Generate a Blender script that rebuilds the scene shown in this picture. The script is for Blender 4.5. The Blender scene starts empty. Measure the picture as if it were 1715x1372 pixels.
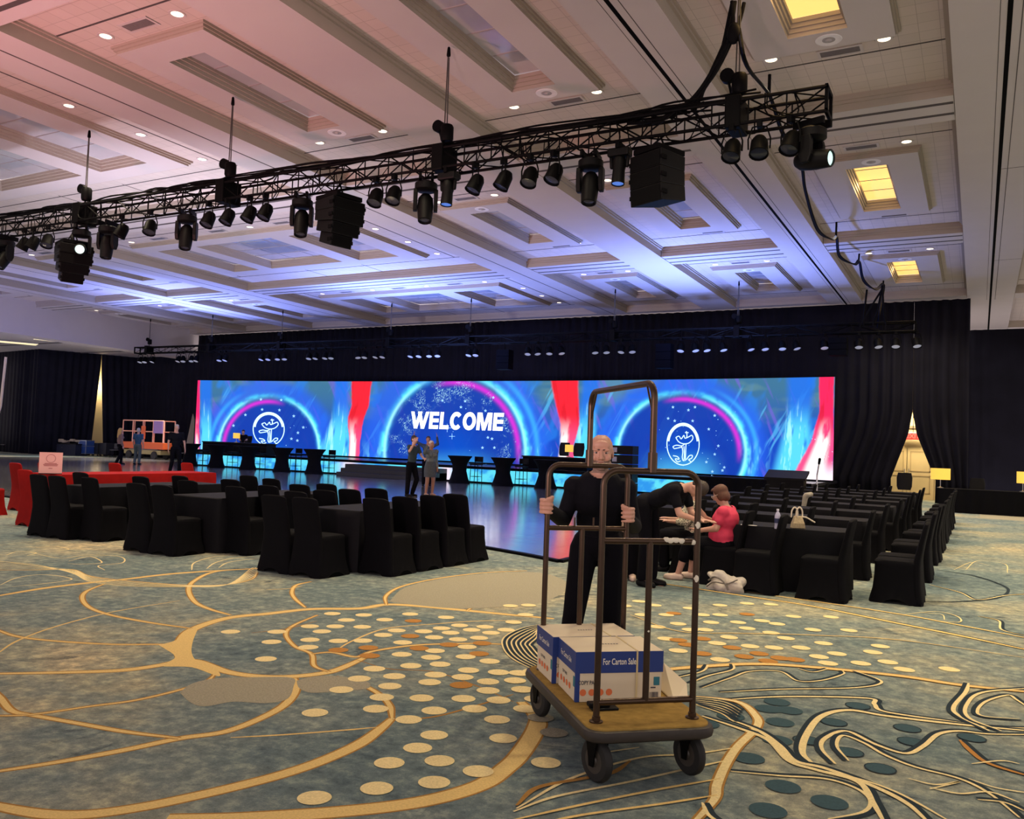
import bpy, bmesh, math, random
import numpy as np
from mathutils import Vector, Matrix
random.seed(7); np.random.seed(7)
SC = bpy.context.scene
COL = SC.collection
PI = math.pi
# ------------------------------------------------------------------ camera, world, light, exposure
IW, IH, FOC = 1715, 1372, 1432.4
YAW, PITCH, PITCH_C, ROLL, HC = -0.50057, 0.04188, 0.05168, 0.03725, 1.62
def cam_rot(y, p, r):
    cy, sy, cp, sp = math.cos(y), math.sin(y), math.cos(p), math.sin(p)
    fwd = np.array([sy*cp, cy*cp, sp]); right = np.array([cy, -sy, 0.0]); up = np.cross(right, fwd)
    c, s = math.cos(r), math.sin(r)
    return np.array([c*right+s*up, -(-s*right+c*up), fwd])
MF = cam_rot(YAW, PITCH, ROLL)
MC = cam_rot(YAW, PITCH_C, ROLL)
C0 = np.array([0, 0, HC])
def ray(x, y): return MF.T @ np.array([(x-IW/2)/FOC, (y-IH/2)/FOC, 1.0])
def onz(x, y, z=0.0):
    d = ray(x, y); return Vector(C0 + d*(z-HC)/d[2])
def ony(x, y, Y):
    d = ray(x, y); return Vector(C0 + d*Y/d[1])
def onx(x, y, X):
    d = ray(x, y); return Vector(C0 + d*X/d[0])
def proj(P):
    c = MF @ (np.array(P, float)-C0); return c[0]/c[2]*FOC+IW/2, c[1]/c[2]*FOC+IH/2
RCT = MF.T @ MC                       # the ceiling of this hall runs very slightly downhill towards the stage
def CT(v):
    return tuple(C0 + RCT @ (np.array(v, float)-C0))
cam = bpy.data.cameras.new('camera'); cam.sensor_fit = 'HORIZONTAL'; cam.sensor_width = 36
cam.lens = 36*FOC/IW; cam.clip_end = 300
camo = bpy.data.objects.new('camera', cam); COL.objects.link(camo)
m = Matrix.Identity(4)
for i in range(3):
    m[i][0] = MF[0][i]; m[i][1] = -MF[1][i]; m[i][2] = -MF[2][i]
m[0][3], m[1][3], m[2][3] = 0, 0, HC
camo.matrix_world = m
SC.camera = camo
SC.view_settings.view_transform = 'Standard'; SC.view_settings.look = 'None'
SC.view_settings.gamma = 1; SC.view_settings.use_curve_mapping = False
SC.view_settings.exposure = 0.0
w = bpy.data.worlds.new('world'); SC.world = w; w.use_nodes = True
bg = w.node_tree.nodes['Background']; bg.inputs[0].default_value = (1.0, 0.86, 0.85, 1); bg.inputs[1].default_value = 1.15
def lamp(name, kind, loc, target, power, color, size=.3, angle=60, blend=.6):
    l = bpy.data.lights.new(name, kind); l.energy = power; l.color = color
    if kind == 'SPOT': l.spot_size = math.radians(angle); l.spot_blend = blend; l.shadow_soft_size = size
    elif kind == 'AREA': l.shape = 'DISK'; l.size = size
    else: l.shadow_soft_size = size
    o = bpy.data.objects.new(name, l); COL.objects.link(o); o.location = loc
    d = Vector(target)-Vector(loc); o.rotation_euler = d.to_track_quat('-Z', 'Y').to_euler()
    return o
# added unseen fill lamps: coloured for the ceiling, white for the dance floor
lamp('pink_fill', 'SPOT', (-13, 2.0, 1.2), (-13.5, 10, 8), 4000, (1.0, .38, .40), .4, 95, 1)
lamp('pink_fill', 'SPOT', (-3, -1.0, 2.0), (-6, 9, 8), 1800, (1.0, .62, .6), .4, 110, 1)
lamp('blue_fill', 'SPOT', (-22, 28.5, 2.6), (-20.5, 28.5, 8), 8000, (.20, .31, 1.0), .4, 130, 1)
lamp('blue_fill', 'SPOT', (-9, 28.5, 2.6), (-8.5, 28.5, 8), 6000, (.20, .31, 1.0), .4, 130, 1)
lamp('blue_fill', 'SPOT', (-34, 28.0, 2.6), (-32.5, 28, 8), 7500, (.22, .31, 1.0), .4, 130, 1)
lamp('blue_fill', 'SPOT', (-35, 12.5, 1.0), (-40, 17, 7.5), 5200, (.42, .42, 1.0), .4, 120, 1)
lamp('lavender_fill', 'SPOT', (-18, 12.5, 1.0), (-20, 20, 8), 4200, (.86, .80, 1.0), .4, 130, 1)
lamp('floor_fill_spot', 'SPOT', (-40, 34, 6.4), (-42.5, 30.5, 0), 8000, (1.0, .93, .85), .2, 75, 1)  # added lamps, no fixture here; they brighten the left dance floor
lamp('floor_fill_spot', 'SPOT', (-27, 20, 6.6), (-30, 22.5, 0), 2600, (1.0, .93, .85), .2, 60, 1)
# ------------------------------------------------------------------ materials
MATS = {}
def mat(name, col, rough=.6, metal=0, emit=None, es=1.0, noise=0, nscale=20, bump=0, bscale=60, spec=.5, sheen=0, col2=None):
    if name in MATS: return MATS[name]
    M = bpy.data.materials.new(name); M.use_nodes = True; nt = M.node_tree
    b = nt.nodes['Principled BSDF']; L = nt.links
    b.inputs['Base Color'].default_value = (*col, 1); b.inputs['Roughness'].default_value = rough
    b.inputs['Metallic'].default_value = metal; b.inputs['Specular IOR Level'].default_value = spec
    if sheen: b.inputs['Sheen Weight'].default_value = sheen
    if emit: b.inputs['Emission Color'].default_value = (*emit, 1); b.inputs['Emission Strength'].default_value = es
    tc = nt.nodes.new('ShaderNodeTexCoord')
    if noise:
        n = nt.nodes.new('ShaderNodeTexNoise'); n.inputs['Scale'].default_value = nscale; n.inputs['Detail'].default_value = 4
        L.new(tc.outputs['Object'], n.inputs['Vector'])
        mx = nt.nodes.new('ShaderNodeMix'); mx.data_type = 'RGBA'
        c2 = col2 if col2 else tuple(max(0, c*(1-noise)) for c in col)
        c1 = col if col2 else tuple(min(1, c*(1+noise)) for c in col)
        mx.inputs[6].default_value = (*c1, 1); mx.inputs[7].default_value = (*c2, 1)
        L.new(n.outputs['Fac'], mx.inputs[0]); L.new(mx.outputs[2], b.inputs['Base Color'])
    if bump:
        n2 = nt.nodes.new('ShaderNodeTexNoise'); n2.inputs['Scale'].default_value = bscale
        L.new(tc.outputs['Object'], n2.inputs['Vector'])
        bp = nt.nodes.new('ShaderNodeBump'); bp.inputs['Strength'].default_value = bump
        L.new(n2.outputs['Fac'], bp.inputs['Height']); L.new(bp.outputs[0], b.inputs['Normal'])
    MATS[name] = M
    return M
def attr_emit(name, strength, rough=.5):
    M = bpy.data.materials.new(name); M.use_nodes = True; nt = M.node_tree; b = nt.nodes['Principled BSDF']
    a = nt.nodes.new('ShaderNodeAttribute'); a.attribute_name = 'content'
    b.inputs['Base Color'].default_value = (.002, .002, .002, 1); b.inputs['Roughness'].default_value = rough; b.inputs['Specular IOR Level'].default_value = .05
    nt.links.new(a.outputs['Color'], b.inputs['Emission Color']); b.inputs['Emission Strength'].default_value = strength
    return M
black_cloth = mat('black_cloth', (.0022, .0022, .0035), .85, noise=.4, nscale=8, bump=.15, bscale=40, spec=.10)
black_drape = mat('black_drape', (.008, .008, .015), .8, noise=.5, nscale=1.2, spec=.12)
red_cloth = mat('red_cloth', (.27, .006, .005), .75, noise=.25, nscale=6, spec=.1)
black_metal = mat('black_metal', (.002, .002, .0025), .5, noise=.3, nscale=15, spec=.06)
black_plastic = mat('black_plastic', (.0025, .0025, .003), .5, noise=.3, nscale=12, spec=.15)
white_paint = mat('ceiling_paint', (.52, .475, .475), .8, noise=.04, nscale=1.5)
beam_side = mat('trim_paint_shaded', (.36, .31, .26), .8, noise=.04, nscale=2)  # beige trim, darkened so the colour carries the shade on beam sides
dark_slot = mat('dark_slot', (.07, .06, .06), .9, noise=.2)
track_black = mat('track_black', (.004, .004, .004), .8, noise=.2, spec=.03)
def tile_mat():
    M = bpy.data.materials.new('acoustic_tile'); M.use_nodes = True; nt = M.node_tree; b = nt.nodes['Principled BSDF']
    tc = nt.nodes.new('ShaderNodeTexCoord'); br = nt.nodes.new('ShaderNodeTexBrick')
    br.offset = 0; br.inputs['Scale'].default_value = 1; br.inputs['Brick Width'].default_value = .305; br.inputs['Row Height'].default_value = .305
    br.inputs['Mortar Size'].default_value = .006; br.inputs['Mortar Smooth'].default_value = .3
    br.inputs['Color1'].default_value = (.58, .505, .47, 1); br.inputs['Color2'].default_value = (.54, .475, .44, 1); br.inputs['Mortar'].default_value = (.40, .35, .32, 1)
    nt.links.new(tc.outputs['Object'], br.inputs['Vector']); nt.links.new(br.outputs['Color'], b.inputs['Base Color'])
    b.inputs['Roughness'].default_value = .85
    return M
tile = tile_mat()
warm_glow = mat('warm_lit_diffuser', (.8, .6, .25), .5, emit=(1.0, .60, .16), es=1.15, noise=.1, nscale=3)
bulb = mat('downlight_glow', (.9, .85, .7), .4, emit=(1.0, .86, .58), es=2.6, noise=.02)
mirror = mat('ceiling_glass', (.66, .67, .74), .05, metal=.45, noise=.2, nscale=1.2, bump=.05, bscale=1.5)
mullion = mat('glass_mullion', (.3, .28, .28), .5, noise=.1)
bronze = mat('bronze_tube', (.066, .040, .025), .32, metal=.7, noise=.25, nscale=14, bump=.03, bscale=120)
chip_white = mat('chipped_paint', (.75, .70, .55), .7, noise=.1)
skin = mat('skin', (.50, .27, .19), .5, noise=.12, nscale=14, bump=.04, bscale=90)
skin_dark = mat('skin_tanned', (.36, .17, .10), .5, noise=.12, nscale=14)
stubble = mat('stubble', (.24, .155, .12), .7, noise=.35, nscale=120)
shirt_black = mat('black_shirt', (.0032, .0032, .006), .8, noise=.35, nscale=9, bump=.2, bscale=18, spec=.12)
pants_black = mat('black_trousers', (.0022, .0022, .004), .85, noise=.35, nscale=9, bump=.2, bscale=14, spec=.10)
# ------------------------------------------------------------------ mesh builder
class MB:
    def __init__(s): s.v = []; s.f = []; s.mi = []; s.cur = 0
    def add(s, vs, fs, mi=None):
        o = len(s.v); s.v += [tuple(v) for v in vs]
        for f in fs: s.f.append(tuple(i+o for i in f)); s.mi.append(s.cur if mi is None else mi)
        return s
    def box(s, lo, hi, mi=None, xf=None):
        x0, y0, z0 = lo; x1, y1, z1 = hi
        vs = [(x0,y0,z0),(x1,y0,z0),(x1,y1,z0),(x0,y1,z0),(x0,y0,z1),(x1,y0,z1),(x1,y1,z1),(x0,y1,z1)]
        if xf is not None: vs = [tuple(xf @ Vector(v)) for v in vs]
        return s.add(vs, [(0,3,2,1),(4,5,6,7),(0,1,5,4),(1,2,6,5),(2,3,7,6),(3,0,4,7)], mi)
    def cbox(s, c, d, mi=None, xf=None):
        return s.box([c[i]-d[i]/2 for i in range(3)], [c[i]+d[i]/2 for i in range(3)], mi, xf)
    def quad(s, a, b, c, d, mi=None): return s.add([a,b,c,d], [(0,1,2,3)], mi)
    def loft(s, rings, cap=True, mi=None, close=True):
        n = len(rings[0]); vs = [p for r in rings for p in r]; fs = []
        for i in range(len(rings)-1):
            for j in range(n if close else n-1):
                k = (j+1) % n; fs.append((i*n+j, i*n+k, (i+1)*n+k, (i+1)*n+j))
        if cap:
            fs.append(tuple(reversed(range(n)))); fs.append(tuple((len(rings)-1)*n+j for j in range(n)))
        return s.add(vs, fs, mi)
    def tube(s, path, r, n=8, mi=None, cap=True):
        P = [Vector(p) for p in path]; rr = r if isinstance(r, (list, tuple)) else [r]*len(P)
        rings = []; t0 = (P[1]-P[0]).normalized()
        ref = Vector((0,0,1)) if abs(t0.z) < .9 else Vector((1,0,0))
        nx = t0.cross(ref).normalized()
        for i, p in enumerate(P):
            t = (P[min(i+1, len(P)-1)]-P[max(i-1, 0)]).normalized()
            nx = (nx - t*nx.dot(t)).normalized(); ny = t.cross(nx)
            rings.append([tuple(p+(nx*math.cos(a)+ny*math.sin(a))*rr[i]) for a in [2*PI*j/n for j in range(n)]])
        return s.loft(rings, cap, mi)
    def lathe(s, prof, n=16, o=(0,0,0), axis=None, mi=None, cap=True):
        o = Vector(o); R = Matrix.Identity(3) if axis is None else Vector(axis).normalized().to_track_quat('Z', 'Y').to_matrix()
        rings = [[tuple(o + R @ Vector((r*math.cos(2*PI*j/n), r*math.sin(2*PI*j/n), z))) for j in range(n)] for r, z in prof]
        return s.loft(rings, cap, mi)
    def ell(s, c, rad, R=None, n=14, mi=None):
        c = Vector(c); R = R if R is not None else Matrix.Identity(3); rings = []
        for i in range(1, n//2):
            a = PI*i/(n//2); rings.append([tuple(c + R @ Vector((rad[0]*math.sin(a)*math.cos(2*PI*j/n), rad[1]*math.sin(a)*math.sin(2*PI*j/n), -rad[2]*math.cos(a)))) for j in range(n)])
        return s.loft(rings, True, mi)
    def cap(s, p0, p1, r0, r1, n=12, mi=None):
        p0, p1 = Vector(p0), Vector(p1); d = (p1-p0); L = d.length
        if L < 1e-5: return s.ell(p0, (r0, r0, r0), None, n, mi)
        q = []
        for i in range(1, 4): a = PI/2*(1-i/3); q.append((r0*math.cos(a), -r0*math.sin(a)))
        for i in range(0, 3): a = PI/2*(i/3); q.append((r1*math.cos(a), L+r1*math.sin(a)))
        return s.lathe(q, n, p0, d, mi)
    def build(s, name, mats, parent=None, smooth=False, xf=None, bevel=0, loc=None):
        me = bpy.data.meshes.new(name)
        me.from_pydata([xf(v) for v in s.v] if xf else s.v, [], s.f)
        for mm in (mats if isinstance(mats, (list, tuple)) else [mats]): me.materials.append(mm)
        me.polygons.foreach_set('material_index', s.mi)
        bm = bmesh.new(); bm.from_mesh(me); bmesh.ops.recalc_face_normals(bm, faces=bm.faces); bm.to_mesh(me); bm.free()
        if smooth:
            me.polygons.foreach_set('use_smooth', [True]*len(me.polygons))
            if smooth != 'all':
                try: me.set_sharp_from_angle(angle=math.radians(40))
                except Exception: pass
        o = bpy.data.objects.new(name, me); COL.objects.link(o)
        if parent: o.parent = parent
        if loc is not None: o.location = loc
        if bevel:
            md = o.modifiers.new('bevel', 'BEVEL'); md.width = bevel; md.segments = 2; md.limit_method = 'ANGLE'
        return o
def tag(o, label, cat, group=None):
    o['label'] = label; o['category'] = cat
    if group: o['group'] = group
    return o
def thing(name, label, cat, loc=(0,0,0), rz=0, group=None):
    o = bpy.data.objects.new(name, None); COL.objects.link(o); o.location = loc; o.rotation_euler = (0,0,rz); o.empty_display_size = .1
    return tag(o, label, cat, group)
def struct(o): o['kind'] = 'structure'; return o
KIDS = {}
def copy_tree(o, kids, loc, rz, label, group=None, cat=None, scale=None):
    c = o.copy(); COL.objects.link(c); c.location = loc; c.rotation_euler = (0,0,rz); c['label'] = label
    if group: c['group'] = group
    if scale: c.scale = scale
    for k, sub in kids:
        d = k.copy(); COL.objects.link(d); d.parent = c
        for g in sub:
            e = g.copy(); COL.objects.link(e); e.parent = d
    return c
ORD = ['first','second','third','fourth','fifth','sixth','seventh','eighth','ninth','tenth','eleventh','twelfth','thirteenth','fourteenth','fifteenth','sixteenth','seventeenth','eighteenth','nineteenth','twentieth']
ORD += ['twenty-'+k for k in ORD[:9]] + ['thirtieth'] + ['thirty-'+k for k in ORD[:9]] + ['fortieth'] + ['forty-'+k for k in ORD[:9]] + ['fiftieth'] + ['fifty-'+k for k in ORD[:9]]
def crom(P, n=6):
    P = [Vector(p) for p in P]; out = []
    for i in range(len(P)-1):
        p0 = P[i-1] if i else P[0]*2-P[1]; p1 = P[i]; p2 = P[i+1]; p3 = P[i+2] if i+2 < len(P) else P[i+1]*2-P[i]
        for k in range(n):
            t = k/n; out.append(.5*((2*p1)+(p2-p0)*t+(2*p0-5*p1+4*p2-p3)*t*t+(3*p1-p0-3*p2+p3)*t**3))
    return out+[P[-1]]
def text_mesh(body, size, bold=0.0, extrude=0.0, align='CENTER', shear=0.0):
    cu = bpy.data.curves.new('t', 'FONT'); cu.body = body; cu.size = size; cu.offset = bold; cu.extrude = extrude
    cu.align_x = align; cu.align_y = 'CENTER'; cu.shear = shear; cu.resolution_u = 3
    o = bpy.data.objects.new('t', cu); COL.objects.link(o)
    dg = bpy.context.evaluated_depsgraph_get(); me = bpy.data.meshes.new_from_object(o.evaluated_get(dg))
    bpy.data.objects.remove(o); bpy.data.curves.remove(cu)
    return me
def text_obj(name, body, size, mtl, parent, origin, xdir, ydir, bold=0.0, shear=0.0, align='CENTER', sx=1.0):
    me = text_mesh(body, size, bold, 0, align, shear); me.name = name
    X = Vector(xdir).normalized(); Y = Vector(ydir).normalized(); O = Vector(origin)
    for v in me.vertices: v.co = O + X*v.co.x*sx + Y*v.co.y
    me.materials.clear(); me.materials.append(mtl)
    o = bpy.data.objects.new(name, me); COL.objects.link(o); o.parent = parent
    return o
# ------------------------------------------------------------------ floor: printed carpet
def carpet_mat():
    M = bpy.data.materials.new('carpet'); M.use_nodes = True; nt = M.node_tree; b = nt.nodes['Principled BSDF']; L = nt.links
    tc = nt.nodes.new('ShaderNodeTexCoord')
    def noise(sc, det, rough=.6, dist=0):
        n = nt.nodes.new('ShaderNodeTexNoise'); n.inputs['Scale'].default_value = sc; n.inputs['Detail'].default_value = det
        n.inputs['Roughness'].default_value = rough; n.inputs['Distortion'].default_value = dist
        L.new(tc.outputs['Object'], n.inputs['Vector']); return n
    def ramp(src, stops):
        r = nt.nodes.new('ShaderNodeValToRGB'); e = r.color_ramp.elements
        e[0].position, e[0].color = stops[0][0], (*stops[0][1], 1); e[1].position, e[1].color = stops[-1][0], (*stops[-1][1], 1)
        for p, c in stops[1:-1]:
            k = e.new(p); k.color = (*c, 1)
        L.new(src, r.inputs[0]); return r
    def mix(f, a, bb, mode='MIX'):
        x = nt.nodes.new('ShaderNodeMix'); x.data_type = 'RGBA'; x.blend_type = mode
        if isinstance(f, float): x.inputs[0].default_value = f
        else: L.new(f, x.inputs[0])
        L.new(a, x.inputs[6]); L.new(bb, x.inputs[7]); return x
    big = noise(.42, 5, .62, .4); fine = noise(9, 6, .75); grain = noise(150, 3, .8); dk = noise(1.5, 7, .7, .8)
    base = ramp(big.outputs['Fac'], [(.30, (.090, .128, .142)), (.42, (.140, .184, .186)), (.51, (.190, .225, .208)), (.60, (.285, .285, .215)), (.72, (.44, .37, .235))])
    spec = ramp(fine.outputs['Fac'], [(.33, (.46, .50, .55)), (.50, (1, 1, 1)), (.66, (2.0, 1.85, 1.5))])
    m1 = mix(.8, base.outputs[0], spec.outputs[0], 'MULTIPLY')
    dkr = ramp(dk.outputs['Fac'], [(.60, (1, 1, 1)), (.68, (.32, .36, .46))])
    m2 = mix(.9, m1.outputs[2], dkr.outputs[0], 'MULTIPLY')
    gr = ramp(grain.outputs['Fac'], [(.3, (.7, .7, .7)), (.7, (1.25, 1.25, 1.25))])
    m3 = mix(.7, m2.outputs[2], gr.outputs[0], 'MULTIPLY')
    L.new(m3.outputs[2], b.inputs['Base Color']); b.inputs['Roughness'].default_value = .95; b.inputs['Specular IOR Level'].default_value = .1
    bp = nt.nodes.new('ShaderNodeBump'); bp.inputs['Strength'].default_value = .25; bp.inputs['Distance'].default_value = .01
    L.new(grain.outputs['Fac'], bp.inputs['Height']); L.new(bp.outputs[0], b.inputs['Normal'])
    return M
def yarn(name, col, n=.3):
    return mat(name, col, .95, noise=n, nscale=90, bump=.2, bscale=150, spec=.1)
FM = [carpet_mat(), yarn('gold_yarn', (.70, .50, .19)), yarn('cream_yarn', (.76, .62, .31)), yarn('orange_yarn', (.42, .20, .05)), yarn('dark_yarn', (.022, .035, .045)), yarn('teal_yarn', (.045, .085, .10)), yarn('rust_edge_yarn', (.36, .19, .05)), yarn('pale_and_lit_carpet', (.31, .285, .205), .5)]
fl = MB()
fl.cur = 0
fl.quad((-60, -12, 0), (14, -12, 0), (14, 40, 0), (-60, 40, 0))
ZL = [0.0006]
def zl(): ZL[0] += .00002; return ZL[0]
def ribbon(px, wd, mi, edge=None, off=(0, 0), taper=True):
    P = [onz(x, y) for x, y in px]
    C = crom(P, 8); n = len(C)
    def strip(wscale, mi, extra, z, shift=0):
        L = []; R = []
        for i, p in enumerate(C):
            t = (C[min(i+1, n-1)]-C[max(i-1, 0)]); t.z = 0; t.normalize(); q = Vector((-t.y, t.x, 0))
            k = 1.0
            if taper: k = .45+.55*min(1, min(i, n-1-i)/(n*.18))
            ww = (wd*k)*wscale/2+extra
            c = p+q*shift; L.append((c.x+q.x*ww, c.y+q.y*ww, z)); R.append((c.x-q.x*ww, c.y-q.y*ww, z))
        vs = L+R; fs = [(i, i+1, n+i+1, n+i) for i in range(n-1)]
        fl.add(vs, fs, mi)
    if edge == 'rust': strip(1, 6, .012, zl())
    if edge == 'dark': strip(1, 4, .006, zl(), .022)
    strip(1, mi, 0, zl())
def dot(x, y, r, mi, n=22):
    p = onz(x, y); z = zl()
    fl.add([(p.x+r*math.cos(2*PI*j/n), p.y+r*math.sin(2*PI*j/n), z) for j in range(n)], [tuple(range(n))], mi)
A3 = lambda pts: [(x*.50146, 880+y*.50146) for x, y in pts]
A4 = lambda pts: [(855+x*.50146, 880+y*.50146) for x, y in pts]
def patch(pts, mi):
    C = crom([onz(x, y) for x, y in pts+[pts[0]]], 5); z = zl()
    fl.add([(p.x, p.y, z) for p in C[:-1]], [tuple(range(len(C)-1))], mi)
for pts, wd, mi, e in [
    ([(-40,925),(0,940),(150,965),(300,965),(480,940),(650,905),(800,870),(950,830),(1080,785),(1200,730),(1270,680),(1310,645)], .075, 1, 'rust'),
    ([(560,975),(800,975),(1100,960),(1400,925),(1600,870),(1690,810),(1740,760),(1790,680),(1790,640),(1740,590)], .10, 1, 'rust'),
    ([(-20,824),(200,790),(420,750),(600,712),(750,690),(870,645),(950,600),(985,555),(985,520),(975,500)], .05, 1, 'rust'),
    ([(-30,540),(0,575),(40,620),(110,635),(250,660),(420,690),(600,712)], .036, 1, 'rust'),
    ([(-20,637),(110,632),(300,605),(450,585),(600,550),(690,520),(720,495)], .022, 1, 'rust'),
    ([(-20,496),(200,492),(400,485),(520,470),(600,455),(660,455),(760,490),(870,505),(980,505),(1100,490),(1180,460),(1240,430)], .07, 1, 'rust'),
    ([(-20,345),(60,372),(200,388),(380,398),(520,398),(600,400)], .03, 1, 'rust'),
    ([(610,470),(600,430),(600,400),(640,350),(760,310),(900,295),(1040,280),(1200,278),(1290,265),(1400,270),(1560,285),(1715,300),(1850,312)], .085, 1, 'rust'),
    ([(350,195),(290,220),(275,245),(300,275),(370,300),(500,325),(640,345)], .034, 1, 'rust'),
    ([(860,145),(720,155),(650,185),(630,215),(650,255),(700,280),(770,300)], .04, 1, 'rust'),
    ([(-10,430),(50,390),(150,350),(280,312),(400,285),(600,252)], .022, 1, None),
    ([(-20,238),(150,210),(300,192),(420,180),(600,160),(880,143)], .07, 1, 'rust'),
    ([(1040,188),(990,200),(975,222),(985,245),(1020,275)], .03, 1, 'rust'),
    ([(890,215),(960,212),(1010,203)], .02, 1, None),
    ([(1290,265),(1290,235),(1340,205),(1450,180),(1600,160),(1760,152)], .03, 1, 'rust'),
    ([(1560,285),(1610,255),(1715,225),(1800,210)], .03, 1, 'rust'),
    ([(1060,300),(980,335),(955,365),(985,405),(1040,430),(1050,470),(1100,490)], .026, 1, 'rust'),
    ([(1040,430),(1110,425),(1190,440),(1250,420),(1400,400),(1600,395),(1715,400)], .03, 1, 'rust'),
    ([(1120,420),(1180,385),(1290,345),(1450,330),(1600,320),(1760,318)], .022, 1, None),
    ([(1310,645),(1300,600),(1260,560),(1200,530),(1120,505)], .032, 1, 'rust'),
    ([(770,710),(950,700),(1150,685),(1260,675)], .02, 1, None),
    ([(1310,650),(1450,640),(1600,600),(1715,565)], .02, 6, None),
    ([(1190,450),(1300,480),(1450,490),(1600,540),(1715,590)], .014, 6, None),
    ([(840,360),(960,345),(1060,320)], .014, 6, None)]:
    ribbon(A3(pts), wd, mi, e)
# filled junctions of the gold net
patch(A3([(530,400),(585,385),(640,350),(660,345),(645,385),(640,425),(660,455),(720,480),(730,505),(640,475),(540,470),(585,440)]), 1)
patch(A3([(600,560),(640,530),(720,512),(850,508),(975,510),(980,540),(960,580),(890,595),(780,590),(690,605),(640,595)]), 7)
patch(A3([(990,520),(1050,505),(1130,505),(1220,520),(1230,545),(1130,555),(1040,560),(1000,545)]), 7)
patch(A3([(1300,255),(1350,210),(1460,182),(1600,164),(1800,158),(1900,200),(1800,260),(1560,278),(1400,268)]), 7)
# wave bundles left
for k in range(7):
    ribbon(A3([(-10,150-k*5),(120,150-k*3),(240,148+k*2),(300,170+k*3),(420,185+k*3),(620,200+k),(760,198),(840,180-k*6),(860,158-k*2)]), .016, 2, 'rust' if k == 0 else None)
for pts in [[(0,200),(60,175),(150,165),(240,180),(150,195),(40,205)], [(100,90),(200,110),(290,100),(400,105),(410,125),(330,135),(350,150)], [(230,120),(300,105),(340,125),(270,130),(225,128)], [(0,120),(80,130),(160,140),(230,148)], [(640,150),(650,125),(720,105),(830,98)], [(690,145),(720,125),(780,110),(850,105)], [(730,142),(760,125),(820,115),(860,112)], [(20,100),(60,88),(120,92),(90,102)], [(120,75),(180,70),(230,80),(180,86)]]:
    ribbon(A3(pts), .018, 2, None)
for pts in [(400,20),(120,35),(260,48),(330,44),(200,60)]:
    pass
D3 = [(770,356),(925,356),(907,390),(888,447),(1035,338),(1075,355),(1035,383),(1030,408),(1120,338),(1157,317),(1215,300),(1210,340),(1130,387),(1212,386),(1285,316),(1280,367),(1370,297),(1325,352),(1415,355),(1490,308),(1450,375),(1345,392),(1342,432),(1250,480),(1200,513),(1140,550),(1275,575),(1255,614),(1052,627),(1317,505),(1302,538),(1372,470),(1440,442),(1470,465),(1455,500),(1435,525),(1408,578),(1450,620),(1365,650),(1453,420),(1535,335),(1505,360),(1575,350),(1530,382),(1560,407),(1555,440),(1545,508),(1548,580),(1585,614),(1565,485),(1630,523),(1630,553),(1665,585),(1660,650),(1635,455),(1620,340),(1640,360),(1600,377),(1665,492),(1690,350),(1450,702),(1395,745),(1468,788),(1300,795),(1597,823),(1680,713),(1258,880),(1450,860),(1050,912),(1475,345),(1110,296)]
for p in D3: dot(*A3([p])[0], .077, 2)
for p in [(1230,410),(1235,437),(1130,418),(1380,320),(1370,371),(1540,535),(1600,430),(1500,400),(1400,412),(1610,395)]: dot(*A3([p])[0], .077, 3)
D4 = [(490,340),(700,300),(670,325),(760,325),(790,345),(890,330),(945,305),(1070,307),(870,360),(920,378),(730,375),(520,380),(690,395),(800,405),(880,410),(970,410),(1045,395),(1030,440),(1090,430),(1060,462),(1170,462),(1210,425),(1260,458),(1315,483),(1465,482),(650,350),(700,450),(600,350),(560,330),(1235,405),(1130,352),(520,300),(600,278),(480,268),(700,268),(790,262),(870,265),(440,300),(560,420),(30,495),(15,520),(75,490),(40,550),(85,582),(50,615),(118,795),(430,255),(50,300),(10,325),(0,270),(60,268),(1010,350),(840,320),(380,270),(640,300)]
for p in D4: dot(*A4([p])[0], .077, 2)
for p in [(545,295),(640,380),(590,400),(740,410),(830,430),(900,445),(950,450),(640,430),(780,440),(860,455),(560,385),(790,298)]: dot(*A4([p])[0], .077, 3)
for p in [(145,695),(100,645)]: dot(*A4([p])[0], .08, 7)
for p in [(890,592),(930,620),(735,640),(900,660),(795,780),(910,875),(1065,928),(860,955),(860,615),(650,665),(890,720)]: dot(*A4([p])[0], .085, 5)
for p in [(1160,605),(1080,660),(990,720),(1235,815),(1325,680),(1540,712),(1340,725),(1130,760)]:
    q = A4([p])[0]; dot(*q, .08, 4); dot(*q, .072, 5)
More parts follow.
